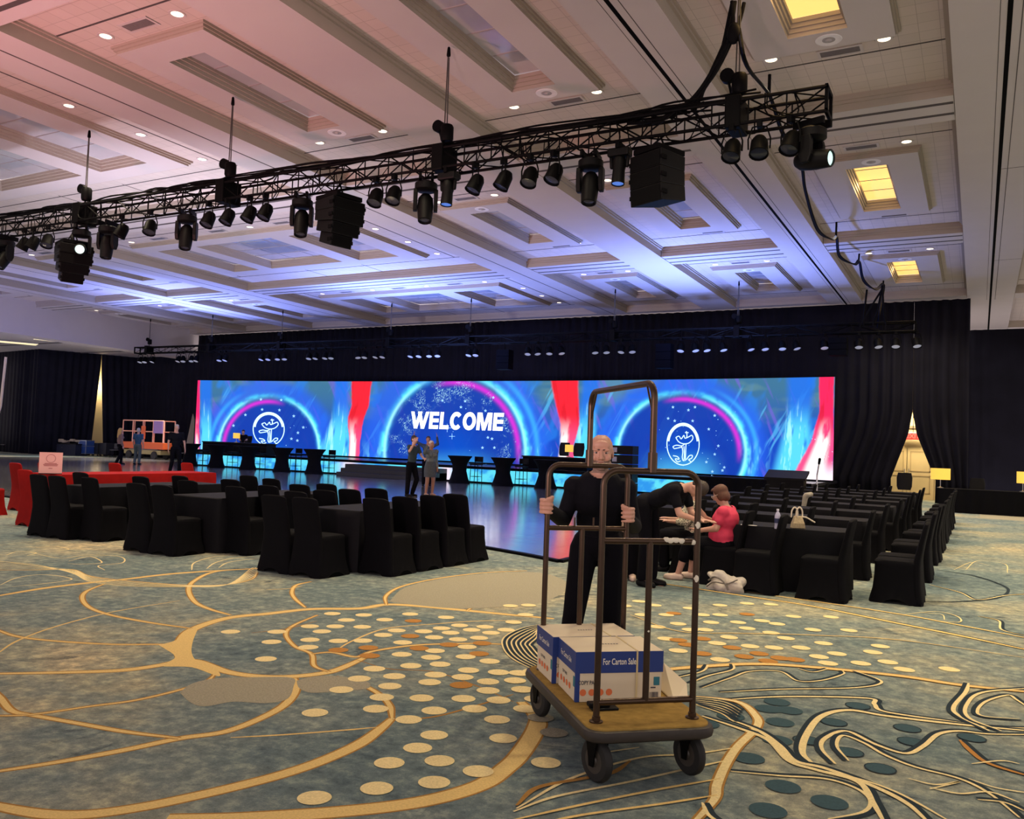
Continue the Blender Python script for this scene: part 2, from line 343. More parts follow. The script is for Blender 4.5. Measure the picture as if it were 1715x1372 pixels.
for pts, wd, mi, e in [
    ([(470,190),(800,240),(1000,270),(1300,330),(1500,370),(1760,425)], .06, 1, 'dark'),
    ([(700,212),(1000,253),(1300,298),(1500,335),(1760,385)], .045, 1, None),
    ([(450,495),(560,480),(800,465),(1000,475),(1300,505),(1500,535),(1760,562)], .06, 1, 'rust'),
    ([(400,300),(560,355),(760,362),(1000,368),(1300,385),(1760,450)], .02, 1, None),
    ([(560,510),(640,490),(660,468)], .018, 2, 'dark'), ([(600,530),(660,505),(740,485),(745,466)], .018, 2, 'dark'),
    ([(640,545),(740,510),(800,490),(900,490),(960,522),(1040,520),(1110,500),(1110,488)], .018, 2, 'dark'),
    ([(700,560),(900,550),(1150,545),(1240,525),(1150,488)], .02, 2, 'dark'),
    ([(960,480),(1010,492),(1060,482)], .016, 2, 'dark'),
    ([(640,592),(900,575),(1190,580),(1215,600),(1250,625),(1450,655),(1600,675),(1760,682)], .03, 2, 'dark'),
    ([(1010,800),(975,760),(990,700),(1040,640),(1130,620),(1260,640),(1500,668),(1760,692)], .04, 2, 'dark'),
    ([(1085,800),(1040,750),(1050,715),(1120,690),(1220,735),(1320,765),(1380,740),(1430,700),(1500,690),(1600,700),(1760,702)], .028, 2, 'dark'),
    ([(1130,790),(1090,740),(1110,705),(1180,730),(1250,770),(1350,810),(1500,850),(1600,900),(1700,980)], .022, 2, 'dark'),
    ([(735,825),(900,840),(1050,850),(1150,880),(1200,920),(1180,960),(1060,985)], .02, 2, 'dark'),
    ([(560,572),(750,590),(820,640),(820,680),(760,740),(720,800),(690,870),(680,920),(610,1000)], .045, 2, 'rust'),
    ([(760,745),(600,768),(430,780),(200,850),(20,950)], .02, 2, None), ([(740,785),(600,815),(400,860),(150,910),(10,960)], .02, 2, None),
    ([(700,850),(500,885),(250,935),(0,990)], .02, 1, None), ([(690,905),(500,935),(250,970),(100,1000)], .02, 1, None),
    ([(400,790),(340,830),(240,850),(90,880),(20,940)], .03, 6, None), ([(430,745),(330,760),(280,770)], .014, 2, None),
    ([(640,640),(760,680),(860,720),(930,790),(1020,820),(1160,860),(1210,930),(1250,1000)], .034, 2, 'dark'),
    ([(730,650),(830,690),(900,740),(950,790),(1050,815),(1200,870),(1320,930),(1400,1000)], .034, 2, 'dark'),
    ([(1000,815),(1160,850),(1300,900),(1480,1000)], .018, 2, None),
    ([(1500,720),(1540,760),(1600,800),(1760,850)], .03, 3, 'dark'),
    ([(1600,690),(1500,640),(1480,610),(1520,560),(1530,530)], .028, 2, 'dark'), ([(1640,690),(1530,645),(1525,600),(1580,560),(1760,545)], .024, 2, 'dark'),
    ([(1700,650),(1580,640),(1560,620),(1590,590),(1660,570),(1690,585),(1740,620)], .02, 2, 'dark'),
    ([(640,930),(660,970),(700,1000)], .02, 2, 'dark'),
    ([(1310,300),(1420,290),(1490,305),(1500,325),(1420,320)], .016, 2, None), ([(1380,295),(1440,300),(1450,318)], .012, 2, None), ([(1560,305),(1630,320),(1640,350),(1715,370)], .02, 2, 'dark'),
    ([(1390,145),(1540,168),(1640,200),(1662,222),(1620,245),(1500,256),(1385,256)], .035, 4, None), ([(1400,200),(1500,225),(1560,250),(1660,235),(1760,230)], .02, 2, 'dark'),
    ([(1520,150),(1560,120),(1650,130),(1660,160)], .014, 2, None), ([(1480,150),(1540,125),(1600,135)], .012, 2, None),
    ([(1540,800),(1640,790),(1700,800)], .014, 2, None), ([(1330,850),(1420,870),(1500,860),(1400,885)], .014, 2, None), ([(1400,880),(1500,900),(1600,895),(1700,930)], .016, 2, None), ([(1530,850),(1620,880),(1740,900)], .014, 2, None), ([(1560,920),(1650,930),(1720,960)], .014, 2, 'dark')]:
    ribbon(A4(pts), wd, mi, e)
for k in range(7):
    ribbon(A4([(120-k*6,330+k*4),(40+k*8,345+k*5),(-20+k*14,375+k*4),(-25+k*16,410),(10+k*14,450-k*2),(110,500-k*8)]), .012, 2, 'dark')
for k in range(6):
    ribbon(A4([(560+k*12,578+k*5),(700,590+k*8),(770-k*5,620+k*8)]), .012, 2, 'dark')
fl.quad((.05, 28.6, .0025), (13.5, 28.6, .0025), (13.5, 30.9, .0025), (.05, 30.9, .0025), 7)  # brightly lit band of carpet, its light painted in as a paler colour
struct(fl.build('floor', FM))
# raised sprung dance floor
def dance_mat():
    M = bpy.data.materials.new('dance_floor_boards'); M.use_nodes = True; nt = M.node_tree; b = nt.nodes['Principled BSDF']; L = nt.links
    tc = nt.nodes.new('ShaderNodeTexCoord'); br = nt.nodes.new('ShaderNodeTexBrick')
    br.inputs['Scale'].default_value = 1; br.inputs['Brick Width'].default_value = 1.2; br.inputs['Row Height'].default_value = 1.2; br.offset = 0
    br.inputs['Mortar Size'].default_value = .008; br.inputs['Color1'].default_value = (.60, .57, .54, 1); br.inputs['Color2'].default_value = (.50, .48, .46, 1); br.inputs['Mortar'].default_value = (.2, .18, .16, 1)
    n = nt.nodes.new('ShaderNodeTexNoise'); n.inputs['Scale'].default_value = 1.5; n.inputs['Detail'].default_value = 5
    mp = nt.nodes.new('ShaderNodeMapping'); mp.inputs['Scale'].default_value = (.6, 6, 1)
    L.new(tc.outputs['Object'], br.inputs['Vector']); L.new(tc.outputs['Object'], mp.inputs['Vector']); L.new(mp.outputs[0], n.inputs['Vector'])
    mx = nt.nodes.new('ShaderNodeMix'); mx.data_type = 'RGBA'; mx.blend_type = 'MULTIPLY'; mx.inputs[0].default_value = .5
    L.new(br.outputs['Color'], mx.inputs[6]); L.new(n.outputs['Color'], mx.inputs[7]); L.new(mx.outputs[2], b.inputs['Base Color'])
    rr = nt.nodes.new('ShaderNodeMapRange'); b.inputs['IOR'].default_value = 1.9; b.inputs['Metallic'].default_value = .72; rr.inputs[3].default_value = .09; rr.inputs[4].default_value = .19
    L.new(n.outputs['Fac'], rr.inputs[0]); L.new(rr.outputs[0], b.inputs['Roughness'])
    bp = nt.nodes.new('ShaderNodeBump'); bp.inputs['Strength'].default_value = .05; bp.inputs['Distance'].default_value = .01
    L.new(n.outputs['Fac'], bp.inputs['Height']); L.new(bp.outputs[0], b.inputs['Normal'])
    return M
DFX0, DFX1, DFY0, DFY1, DFZ = -44.5, -5.15, 11.75, 33.9, .035
t = thing('dance_floor', 'large glossy wooden dance floor reflecting the blue screen', 'dance floor', (-25, 22, 0))
OUT = [(DFX0, DFY0), (-7.2, DFY0), (-5.9, 11.3), (DFX1, 10.98), (DFX1, DFY1), (DFX0, DFY1)]
b = MB(); n = len(OUT); b.loft([[(x+25, y-22, z) for x, y in OUT] for z in (.001, DFZ)]); b.build('boards', dance_mat(), t)
e = MB(); q = [(x+25, y-22) for x, y in OUT[:5]]
for a, c in zip(q, q[1:]):
    d = Vector((c[0]-a[0], c[1]-a[1], 0)).normalized(); nn = Vector((d.y, -d.x, 0)); w0 = -.04; w1 = .05
    vs = [Vector((*p, z))+nn*w_ for z in (.001, DFZ+.004) for p, w_ in ((a,w0),(c,w0),(c,w1),(a,w1))]
    e.add([tuple(v) for v in vs], [(0,3,2,1),(4,5,6,7),(0,1,5,4),(1,2,6,5),(2,3,7,6),(3,0,4,7)])
e.build('edge_trim', black_metal, t)
# ------------------------------------------------------------------ ceiling
U = 6.6
ZB, ZC, ZP, ZW = HC+U, HC+1.047*U, HC+1.027*U, HC+1.068*U
beams = [(-5.95,-5.74), (-5.18,-4.97), (-4.41,-4.20), (-2.35,-2.14), (-1.60,-1.39), (-.822,-.627), (-.065,.17), (.73,.94), (1.5,1.71)]
bays = [('L3',-6.5,-5.95), ('L2',-5.74,-5.18), ('L1',-4.97,-4.41), ('W',-4.20,-2.35), ('N3',-2.14,-1.60), ('N2',-1.39,-.822), ('N1',-.627,-.065), ('R1',.17,.73), ('R2',.94,1.5)]
cross = [(-.5,-.32), (1.0,1.18), (2.516,2.70), (4.02,4.20), (5.50,5.66), (6.80,6.92)]
rows = [(-.08,.64), (1.44,2.165), (3.01,3.74), (4.52,5.24)]
cells = [(-.32,1.0), (1.18,2.516), (2.70,4.02), (4.20,5.50)]
def s(v): return v*U
cl = MB()
def ring(mb, o, i, z, mi):   # rect ring o minus i, (x0,y0,x1,y1)
    x0,y0,x1,y1 = o; a0,b0,a1,b1 = i
    for q in [(x0,y0,x1,b0), (x0,b1,x1,y1), (x0,b0,a0,b1), (a1,b0,x1,b1)]:
        if q[2]-q[0] > 1e-4 and q[3]-q[1] > 1e-4: mb.quad((q[0],q[1],z),(q[0],q[3],z),(q[2],q[3],z),(q[2],q[1],z), mi)
def skirt(mb, r, z0, z1, mi, steps=0, inward=1, d=.05):
    x0,y0,x1,y1 = r
    # stepped moulding walls of a rectangle from z0 (low) to z1 (high)
    N = max(1, steps)
    for k in range(N):
        o = d*k*inward
        a0,b0,a1,b1 = x0+o, y0+o, x1-o, y1-o; h0 = z0+(z1-z0)*k/N; h1 = z0+(z1-z0)*(k+1)/N
        for p, q in [((a0,b0),(a1,b0)), ((a1,b0),(a1,b1)), ((a1,b1),(a0,b1)), ((a0,b1),(a0,b0))]:
            mb.quad((*p,h0),(*q,h0),(*q,h1),(*p,h1), mi)
        if k < N-1: ring(mb, (a0,b0,a1,b1) if inward > 0 else (a0-d,b0-d,a1+d,b1+d), (a0+d,b0+d,a1-d,b1-d) if inward > 0 else (a0,b0,a1,b1), h1, mi)
glass_specs = []; down = []; vents = []; rings_ = []
NM = {'L3':'first bay from the left wall beam','L2':'second bay from the left wall beam','L1':'third bay from the left wall beam','W':'wide three-pane bay','N3':'pink-lit bay','N2':'bay left of the yellow panels','N1':'bay of yellow panels','R1':'bay at the right frame edge','R2':'far right bay'}
RN = ['rear','nearest','middle','farthest']
for bn, bx0, bx1 in bays:
    for ri, (cy0, cy1) in enumerate(cells):
        cx0, cx1, y0, y1 = s(bx0), s(bx1), s(cy0), s(cy1)
        py0, py1 = s(rows[ri][0]), s(rows[ri][1])
        if bn == 'W': px0, px1 = s(-4.02), s(-2.60)
        else:
            c = (cx0+cx1)/2; px0, px1 = c-.165*U, c+.165*U
        ring(cl, (cx0,y0,cx1,y1), (px0,py0,px1,py1), ZC, 0)
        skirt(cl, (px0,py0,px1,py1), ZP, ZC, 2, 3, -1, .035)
        wy0, wy1 = py0+.09*U, py1-.088*U
        if bn == 'W': wins = [(s(-3.98)+.05*U, s(-3.73)), (s(-3.63), s(-3.10)), (s(-2.985), s(-2.72))]
        else: wins = [((px0+px1)/2-.068*U, (px0+px1)/2+.068*U)]
        xs = px0
        for a, b in wins:
            cl.quad((xs,wy0,ZP),(xs,wy1,ZP),(a,wy1,ZP),(a,wy0,ZP), 1); xs = b
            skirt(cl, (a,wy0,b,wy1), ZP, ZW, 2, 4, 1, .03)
            glass_specs.append((bn, ri, a+.09, wy0+.09, b-.09, wy1-.09))
        cl.quad((xs,wy0,ZP),(xs,wy1,ZP),(px1,wy1,ZP),(px1,wy0,ZP), 1)
        cl.quad((px0,py0,ZP),(px0,wy0,ZP),(px1,wy0,ZP),(px1,py0,ZP), 1); cl.quad((px0,wy1,ZP),(px0,py1,ZP),(px1,py1,ZP),(px1,wy1,ZP), 1)
        # dark joints across the tiles
        for gy in (py0-.11*U, py1+.105*U):
            cl.box((cx0, gy-.018, ZC-.006), (cx1, gy+.018, ZC+.004), 3)
        if bn == 'W':
            for gx in (px0-.06*U, px1+.11*U): cl.box((gx-.018, py0-.11*U, ZC-.006), (gx+.018, py1+.105*U, ZC+.004), 3)
            for gx in (px0+.5*U, px0+.92*U): cl.box((gx-.012, y1-.26*U, ZC-.005), (gx+.012, y1, ZC+.004), 3)
        if ri == 0: continue
        cx = (px0+px1)/2
        if bn == 'W':
            for k in range(4): down.append((bn, ri, px0+(.06+.43*k)*U, py0-.05*U, 'near edge', k))
            for k in range(3): down.append((bn, ri, px1+.065*U, py0+(.2+.265*k)*U, 'right edge', k))
            for k in range(3): vents.append((bn, ri, px0+(.27+.43*k)*U, py0-.055*U, 'near edge', k))
        else:
            for k, dx in enumerate((-.135, .135)):
                down.append((bn, ri, cx+dx*U, py0-.055*U, 'near edge', k)); down.append((bn, ri, cx+dx*U, py1+.045*U, 'far edge', k))
            vents.append((bn, ri, cx+.0*U, py0-.06*U, 'near edge', 0)); vents.append((bn, ri, cx+.03*U, py1+.07*U, 'far edge', 0))
            rings_.append((bn, ri, cx+.02*U, (py1-.045*U) if ri == 1 else (py0+.042*U)))
for bn, bx0, bx1 in bays[-2:]: cl.quad((s(bx0),s(5.50),ZC),(s(bx0),s(7.1),ZC),(s(bx1),s(7.1),ZC),(s(bx1),s(5.50),ZC), 0)
cl.quad((s(1.71),-8,ZC),(s(1.71),s(7.1),ZC),(13.9,s(7.1),ZC),(13.9,-8,ZC), 0)
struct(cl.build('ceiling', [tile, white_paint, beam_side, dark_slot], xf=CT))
tb = MB()
for i, (a, b) in enumerate(beams):
    tb = MB(); x0, x1 = s(a), s(b)
    ye = s(6.92) if i >= 6 else s(5.66)
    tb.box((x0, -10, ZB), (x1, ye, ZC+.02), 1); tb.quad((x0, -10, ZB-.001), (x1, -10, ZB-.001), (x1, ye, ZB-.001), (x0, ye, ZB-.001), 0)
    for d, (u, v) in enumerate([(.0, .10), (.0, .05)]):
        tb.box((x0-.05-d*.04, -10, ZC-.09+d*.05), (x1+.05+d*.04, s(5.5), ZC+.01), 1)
    c = (x0+x1)/2
    if i in (5, 6): tb.box((c-.035, -10, ZB-.004), (c+.035, ye, ZB+.01), 3); tb.box((c-.13, -10, ZB-.003), (c-.12, s(5.66), ZB+.01), 2); tb.box((c+.15, -10, ZB-.003), (c+.165, s(5.66), ZB+.01), 2)
    elif i in (0, 1, 2, 3): tb.box((c-.02, -10, ZB-.004), (c+.02, s(5.66), ZB+.01), 2)
    if i == 6:
        for yy in (1.9, 3.2, 4.6): tb.box((c+.04, s(yy)-.012, ZB-.003), (x1, s(yy)+.012, ZB+.01), 2)
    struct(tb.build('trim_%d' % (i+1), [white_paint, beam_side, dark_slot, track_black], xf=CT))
for i, (a, b) in enumerate(cross):
    tb = MB(); y0, y1 = s(a), s(b)
    for bn, x0, x1 in (bays if i < 5 else bays[-2:]):
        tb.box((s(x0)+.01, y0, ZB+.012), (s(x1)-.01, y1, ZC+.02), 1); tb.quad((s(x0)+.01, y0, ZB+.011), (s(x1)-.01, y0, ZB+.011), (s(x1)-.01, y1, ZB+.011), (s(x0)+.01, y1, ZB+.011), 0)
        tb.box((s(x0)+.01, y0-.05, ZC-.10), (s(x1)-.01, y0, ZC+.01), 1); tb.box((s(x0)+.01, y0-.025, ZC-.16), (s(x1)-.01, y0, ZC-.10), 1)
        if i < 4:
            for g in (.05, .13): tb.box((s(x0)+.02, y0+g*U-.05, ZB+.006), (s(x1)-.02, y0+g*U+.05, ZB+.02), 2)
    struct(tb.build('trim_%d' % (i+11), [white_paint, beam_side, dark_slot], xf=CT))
# left: deep header beam, and the lower ceiling behind it
hb = MB(); hb.box((s(-6.62), -10, 6.72), (s(-6.46), s(5.66), ZC+.1), 0)
struct(hb.build('trim_20', [white_paint], xf=CT))
hb = MB(); hb.quad((-62, -10, 6.98), (-62, 39, 6.98), (s(-6.6), 39, 6.98), (s(-6.6), -10, 6.98), 0)
for yy in (26, 30, 34): hb.box((-58, yy, 6.93), (s(-6.7), yy+.05, 6.985), 1)
struct(hb.build('trim_21', [white_paint, dark_slot], xf=CT))
# fittings in the ceiling
g0 = {}
used = {}
def uniq(lbl):
    used[lbl] = used.get(lbl, 0)+1; return lbl
for bn, ri, a, b, c, d in glass_specs:
    x, y = (a+c)/2, (b+d)/2
    if ri == 0: continue
    lit = bn in ('N1', 'R1', 'R2')
    k = sum(1 for q in glass_specs[:glass_specs.index((bn, ri, a, b, c, d))] if q[0] == bn and q[1] == ri)
    if lit: lab = '%s glowing yellow ceiling light panel in the %s' % (RN[ri], NM[bn]); cat = 'ceiling light'; nm = 'ceiling_light_panel'
    else: lab = '%smirrored glass pane of the %s ceiling panel in the %s' % (('left ', 'broad middle ', 'right ')[k] if bn == 'W' else '', RN[ri], NM[bn]); cat = 'ceiling pane'; nm = 'ceiling_glass_pane'
    t = thing(nm, lab, cat, CT((x, y, ZW-.005)), 0, 'lit ceiling panels' if lit else 'mirrored ceiling panes')
    hw, hd = (c-a)/2+.02, (d-b)/2+.02
    MB().box((-hw, -hd, 0), (hw, hd, .03)).build('diffuser' if lit else 'glass', warm_glow if lit else mirror, t)
    mm = MB(); nb = 4
    for j in range(1, nb): mm.box((-hw, -hd+2*hd*j/nb-.012, -.012), (hw, -hd+2*hd*j/nb+.012, .001))
    if hw > 1:
        for q in (-.33, .33): mm.box((q*hw-.012, -hd, -.012), (q*hw+.012, hd, .001))
    mm.build('glazing_bar', mullion, t)
    if lit: lamp('panel_light', 'AREA', CT((x, y, ZW-.05)), CT((x, y, 0)), 55, (1, .62, .25), .7)
SIDE = {('near edge',0):'near left corner', ('near edge',1):'near right corner', ('far edge',0):'far left corner', ('far edge',1):'far right corner'}
dl0 = None
for bn, ri, x, y, ed, k in down:
    pos = SIDE[(ed, k)] if bn != 'W' else '%s spot on the %s' % (ORD[k], ed)
    lab = 'downlight, %s, %s panel, %s' % (pos, RN[ri], NM[bn])
    if dl0 is None:
        t = thing('downlight', lab, 'downlight', CT((x, y, ZC-.002)), 0, 'recessed downlights')
        a = MB().lathe([(.10, .02), (.10, -.006), (.135, -.010), (.14, .0)], 20).build('trim_ring', white_paint, t, True)
        b = MB().lathe([(.001, -.001), (.099, -.001), (.099, .01), (.001, .01)], 20).build('lens', bulb, t, True)
        dl0 = t; dlk = [(a, []), (b, [])]
    else: copy_tree(dl0, dlk, CT((x, y, ZC-.002)), 0, lab, 'recessed downlights')
    if bn in ('N1','R1') or ri == 1:
        lamp('downlight_beam', 'SPOT', CT((x, y, ZC-.06)), CT((x, y, 0)), 640, (1.0, .84, .58), .1, 110, 1)
v0 = None
for bn, ri, x, y, ed, k in vents:
    lab = 'grey air grille, %s%s, %s panel, %s' % ((ORD[k]+' along the ') if bn == 'W' else '', ed, RN[ri], NM[bn])
    if v0 is None:
        v0 = thing('air_grille', lab, 'air grille', CT((x, y, ZC-.001)), 0, 'ceiling air grilles')
        fr = MB(); ring(fr, (-.36,-.15,.36,.15), (-.31,-.10,.31,.10), -.012, 0); fr.box((-.36,-.15,-.011),(.36,-.14,.0)); fr.box((-.36,.14,-.011),(.36,.15,.0))
        a = fr.build('frame', white_paint, v0)
        sl = MB()
        for j in range(9): sl.box((-.31, -.10+j*.0225, -.01), (.31, -.10+j*.0225+.012, -.004))
        sl.box((-.31,-.10,-.003),(.31,.10,.0))
        b = sl.build('slats', mat('grille_grey', (.16, .15, .15), .7, noise=.2), v0); vk = [(a, []), (b, [])]
    else: copy_tree(v0, vk, CT((x, y, ZC-.001)), 0, lab, 'ceiling air grilles')
r0 = None
for bn, ri, x, y in rings_:
    lab = 'round white ceiling speaker, %s panel, %s' % (RN[ri], NM[bn])
    if r0 is None:
        r0 = thing('ceiling_speaker', lab, 'ceiling speaker', CT((x, y, ZP-.001)), 0, 'round ceiling speakers')
        a = MB().lathe([(.10,-.004),(.13,-.012),(.20,-.008),(.205,0),(.10,0)], 24).build('rim', mat('white_plastic', (.75,.73,.75), .5, noise=.05), r0, True)
        b = MB().lathe([(.001,-.03),(.03,-.03),(.05,-.008),(.10,-.006),(.10,0),(.001,0)], 20).build('cone', mat('speaker_grey', (.35,.33,.34), .6, noise=.1), r0, True)
        rk = [(a, []), (b, [])]
    else: copy_tree(r0, rk, CT((x, y, ZP-.001)), 0, lab, 'round ceiling speakers')
# ------------------------------------------------------------------ drapes round the room
def ceil_z(x, y, z=None): return CT((x, y, ZB if z is None else z))[2]
def drape(name, label, pts, ztop, cells_, gap_l=None, gap_r=None, lam=.42, amp=.07, m=black_drape, z0=.0, group='black pipe drapes'):
    """pleated cloth along a polyline; gap_l / gap_r pull an end edge aside by a distance that depends on z"""
    P = [Vector((*p, 0)) for p in pts]; D = [0]
    for i in range(1, len(P)): D.append(D[-1]+(P[i]-P[i-1]).length)
    T = D[-1]; n = max(8, int(T/lam*6)); zs = np.linspace(0, 1, cells_)
    rings = []
    for zf in zs:
        row = []
        for k in range(n+1):
            u = T*k/n
            zt = ztop(0, 0) if callable(ztop) and False else None
            lo = gap_l(zf) if gap_l else 0; hi = T-(gap_r(zf) if gap_r else 0)
            d = lo+(hi-lo)*k/n
            i = max(0, min(len(P)-2, max(j for j in range(len(P)-1) if D[j] <= d+1e-9)))
            q = P[i]+(P[i+1]-P[i])*((d-D[i])/(D[i+1]-D[i])); t = (P[i+1]-P[i]).normalized(); nn = Vector((-t.y, t.x, 0))
            a = 1.5*amp*(.55+.45*math.sin(u*.7+2*math.sin(u*.31)))*(1-.35*zf)
            w = math.sin(2*PI*u/lam+1.3*math.sin(u*1.1))+.35*math.sin(4.7*PI*u/lam+u)
            q = q+nn*a*w
            top = ztop(q.x, q.y) if callable(ztop) else ztop
            row.append((q.x, q.y, z0+(top-z0)*zf))
        rings.append(row)
    b = MB(); b.loft(rings, cap=False, close=False)
    o = b.build(name, m, None, 'all'); md = o.modifiers.new('thick', 'SOLIDIFY'); md.thickness = .012
    tag(o, label, 'drape', group); return o
zt = lambda x, y: ceil_z(x, y)-.02
YB = 36.85
apexR = ony(1528, 713, YB); gl = ony(1488, 800, YB); gr_ = ony(1572, 790, YB)
zap = apexR.z
def gapR(side):
    def f(zf):
        z = zf*7.7
        if z > zap: return 0
        k = (zap-z)/zap
        return side*min(1, k*1.25)*(1-.12*max(0, k-.8)/.2)
    return f
drape('stage_drape', 'black pleated backdrop curtain hanging behind the wide screen', [(-42.4, YB), (apexR.x, YB)], zt, 10, gap_r=gapR(abs(apexR.x-gl.x)))
drape('stage_drape', 'black pleated curtain tied back on the right of the lit doorway', [(apexR.x, YB), (-.35, YB)], zt, 10, gap_l=gapR(abs(gr_.x-apexR.x)))
drape('stage_drape', 'black curtain in the far right corner behind the skirted desk', [(-2.6, 45.2), (13.5, 45.2)], lambda x, y: ceil_z(x, y)-.02, 6)
p2 = onz(67, 577, 6.75); p3 = onz(0, 582, 6.75); p1 = ony(225, 590, YB)
slit = onz(163, 760, .0)
L1 = Vector((p1.x, YB, 0)); L2 = Vector((p2.x, p2.y, 0))
# slit position on the line L1-L2 seen at pixel x=165
best = min([L1.lerp(L2, k/200) for k in range(201)], key=lambda q: abs(proj((q.x, q.y, 3))[0]-165))
drape('side_drape', 'black curtain between the cream gap on the left and the screen', [(-42.2, YB+.2), (L1.x, YB+.2), (best.x, best.y)], 6.7, 8, gap_r=lambda zf: .42*max(0, min(1, (.92-zf)*1.1)))
drape('side_drape', 'black curtain left of the narrow cream gap', [(best.x, best.y), (L2.x, L2.y)], 6.7, 8, gap_l=lambda zf: .35*max(0, min(1, (.92-zf)*1.1)))
d3 = (Vector((p3.x, p3.y, 0))-L2).normalized()
drape('side_drape', 'black curtain running along the far left wall to the frame edge', [(L2.x, L2.y), (L2.x+d3.x*14, L2.y+d3.y*14)], 6.7, 6)
cream_wall = mat('cream_wall', (.66, .52, .28), .7, noise=.06, nscale=2)
gn = (best-Vector((0,0,0))).normalized()
b = MB(); q0 = best+gn*1.4; sd = Vector((-gn.y, gn.x, 0))
b.add([tuple(q0+sd*2.2), tuple(q0-sd*2.2), tuple(q0-sd*2.2+Vector((0,0,6.7))), tuple(q0+sd*2.2+Vector((0,0,6.7)))], [(0,1,2,3)])
struct(b.build('wall_left', cream_wall))
lamp('corridor_light', 'POINT', tuple(q0-gn*.7+Vector((0,0,4.5))), (0,0,0), 160, (1, .8, .5), .2)
# corridor with double doors behind the tied-back gap
WY = 39.4
b = MB(); b.box((apexR.x-4, WY, 0), (apexR.x+1.15, WY+.15, 6.5), 0); b.box((apexR.x-4, WY-.07, 2.62), (apexR.x+1.15, WY, 2.76), 1); b.box((apexR.x-4, WY-.10, 2.95), (apexR.x+1.15, WY, 3.05), 1)
struct(b.build('wall_back', [cream_wall, mat('trim_brown', (.20,.14,.08), .6, noise=.2)]))
b = MB(); b.quad((apexR.x-4, 37.2, 3.9), (apexR.x+1.15, 37.2, 3.9), (apexR.x+1.15, WY, 3.9), (apexR.x-4, WY, 3.9)); struct(b.build('trim_30', cream_wall))
lamp('corridor_light', 'AREA', (apexR.x, 38.2, 3.7), (apexR.x+.1, 39.2, .5), 170, (1, .82, .5), .8)
for di, px in enumerate((1497, 1541)):
    c = ony(px, 790, WY); b = MB(); b.box((c.x-.52, WY-.06, 0), (c.x+.52, WY-.005, 2.2))
    d = struct(b.build('door_%d' % (di+1), mat('door_cream', (.60, .46, .24), .5, noise=.08, nscale=3), bevel=.008))
    fr = MB()
    for z0, z1 in ((.25, 1.0), (1.15, 2.0)):
        for q in [(-.38,-.34,z0,z1), (.34,.38,z0,z1)]: fr.box((c.x+q[0], WY-.075, q[2]), (c.x+q[1], WY-.055, q[3]))
        for zz in (z0, z1-.04): fr.box((c.x-.38, WY-.075, zz), (c.x+.38, WY-.055, zz+.04))
    fr.build('panel_moulding', mat('door_trim', (.42, .31, .16), .5, noise=.1), d)
    MB().cap((c.x+(.42 if di == 0 else -.42), WY-.13, 1.0), (c.x+(.42 if di == 0 else -.42), WY-.13, 1.25), .015, .015).build('push_handle', mat('steel', (.5,.5,.5), .3, 1, noise=.1), d)
ex = ony(1529, 731, WY-.35)
t = thing('exit_sign', 'small red lit exit sign above the doorway in the curtain gap', 'exit sign', (ex.x, WY-.35, ex.z))
MB().cbox((0, .03, 0), (.62, .06, .30)).build('housing', mat('sign_white', (.8,.75,.65), .5, noise=.03), t)
MB().cbox((0, -.005, 0), (.58, .012, .26)).build('lit_face', mat('sign_red', (.3,.005,.005), .5, emit=(1, .02, .012), es=1.2, noise=.05), t)
text_obj('lettering', 'EXIT', .25, mat('sign_letter', (.3,.02,.02), .5, emit=(1,.16,.10), es=1.1, noise=.02), t, (0, -.014, 0), (1,0,0), (0,0,1), bold=.01)
MB().tube([(0,.03,.15), (0,.03,4.0-ex.z)], .012, 6).build('hanger', black_metal, t)
# ------------------------------------------------------------------ wide LED screen
SX0, SX1 = ony(328, 700, 33.2).x, ony(1397, 700, 33.2).x
def scr(tt):
    x = SX0+(SX1-SX0)*tt; a = abs(tt-.5)*2
    return x, 34.45-1.25*(max(0, a-.25)/.75)**1.6
ZS1 = 4.58; ZS0 = .77
NU, NV = 1150, 130
uu = np.linspace(0, 1, NU); vv = np.linspace(0, 1, NV)
xy = np.array([scr(q) for q in uu]); X = np.repeat(xy[:, 0][None], NV, 0); Y = np.repeat(xy[:, 1][None], NV, 0); Z = ZS0+(ZS1-ZS0)*np.repeat(vv[:, None], NU, 1)
Pm = np.stack([X, Y, Z-HC], -1) @ MF.T
px = Pm[..., 0]/Pm[..., 2]*FOC+IW/2; py = Pm[..., 1]/Pm[..., 2]*FOC+IH/2
def hash_noise(x, y, seed):
    rs = np.random.RandomState(seed); G = rs.rand(64, 64)
    xi = np.floor(x).astype(int); yi = np.floor(y).astype(int); fx = x-xi; fy = y-yi; fx = fx*fx*(3-2*fx); fy = fy*fy*(3-2*fy)
    g = lambda a, b: G[a % 64, b % 64]
    return (g(xi, yi)*(1-fx)+g(xi+1, yi)*fx)*(1-fy)+(g(xi, yi+1)*(1-fx)+g(xi+1, yi+1)*fx)*fy
def fbm(x, y, sd): return .55*hash_noise(x, y, sd)+.28*hash_noise(2.1*x, 2.1*y, sd+1)+.17*hash_noise(4.3*x, 4.3*y, sd+2)
ss = lambda a, b, x: np.clip((x-a)/(b-a), 0, 1)**2*(3-2*np.clip((x-a)/(b-a), 0, 1))
img = np.zeros((NV, NU, 3))
def lay(col, a):
    global img
    img = img*(1-a[..., None])+np.array(col)*a[..., None]
top = ss(745, 640, py)
img[:] = (.008, .060, .46)
lay((.05, .17, .24), top*.85)
st = fbm((px+py*.35)/26, (py-px*.2)/60, 3)
lay((.02, .20, .75), ss(.50, .68, st)*.6)
lay((.10, .22, .26), ss(.52, .7, fbm(px/60, py/24, 9))*top*.7)
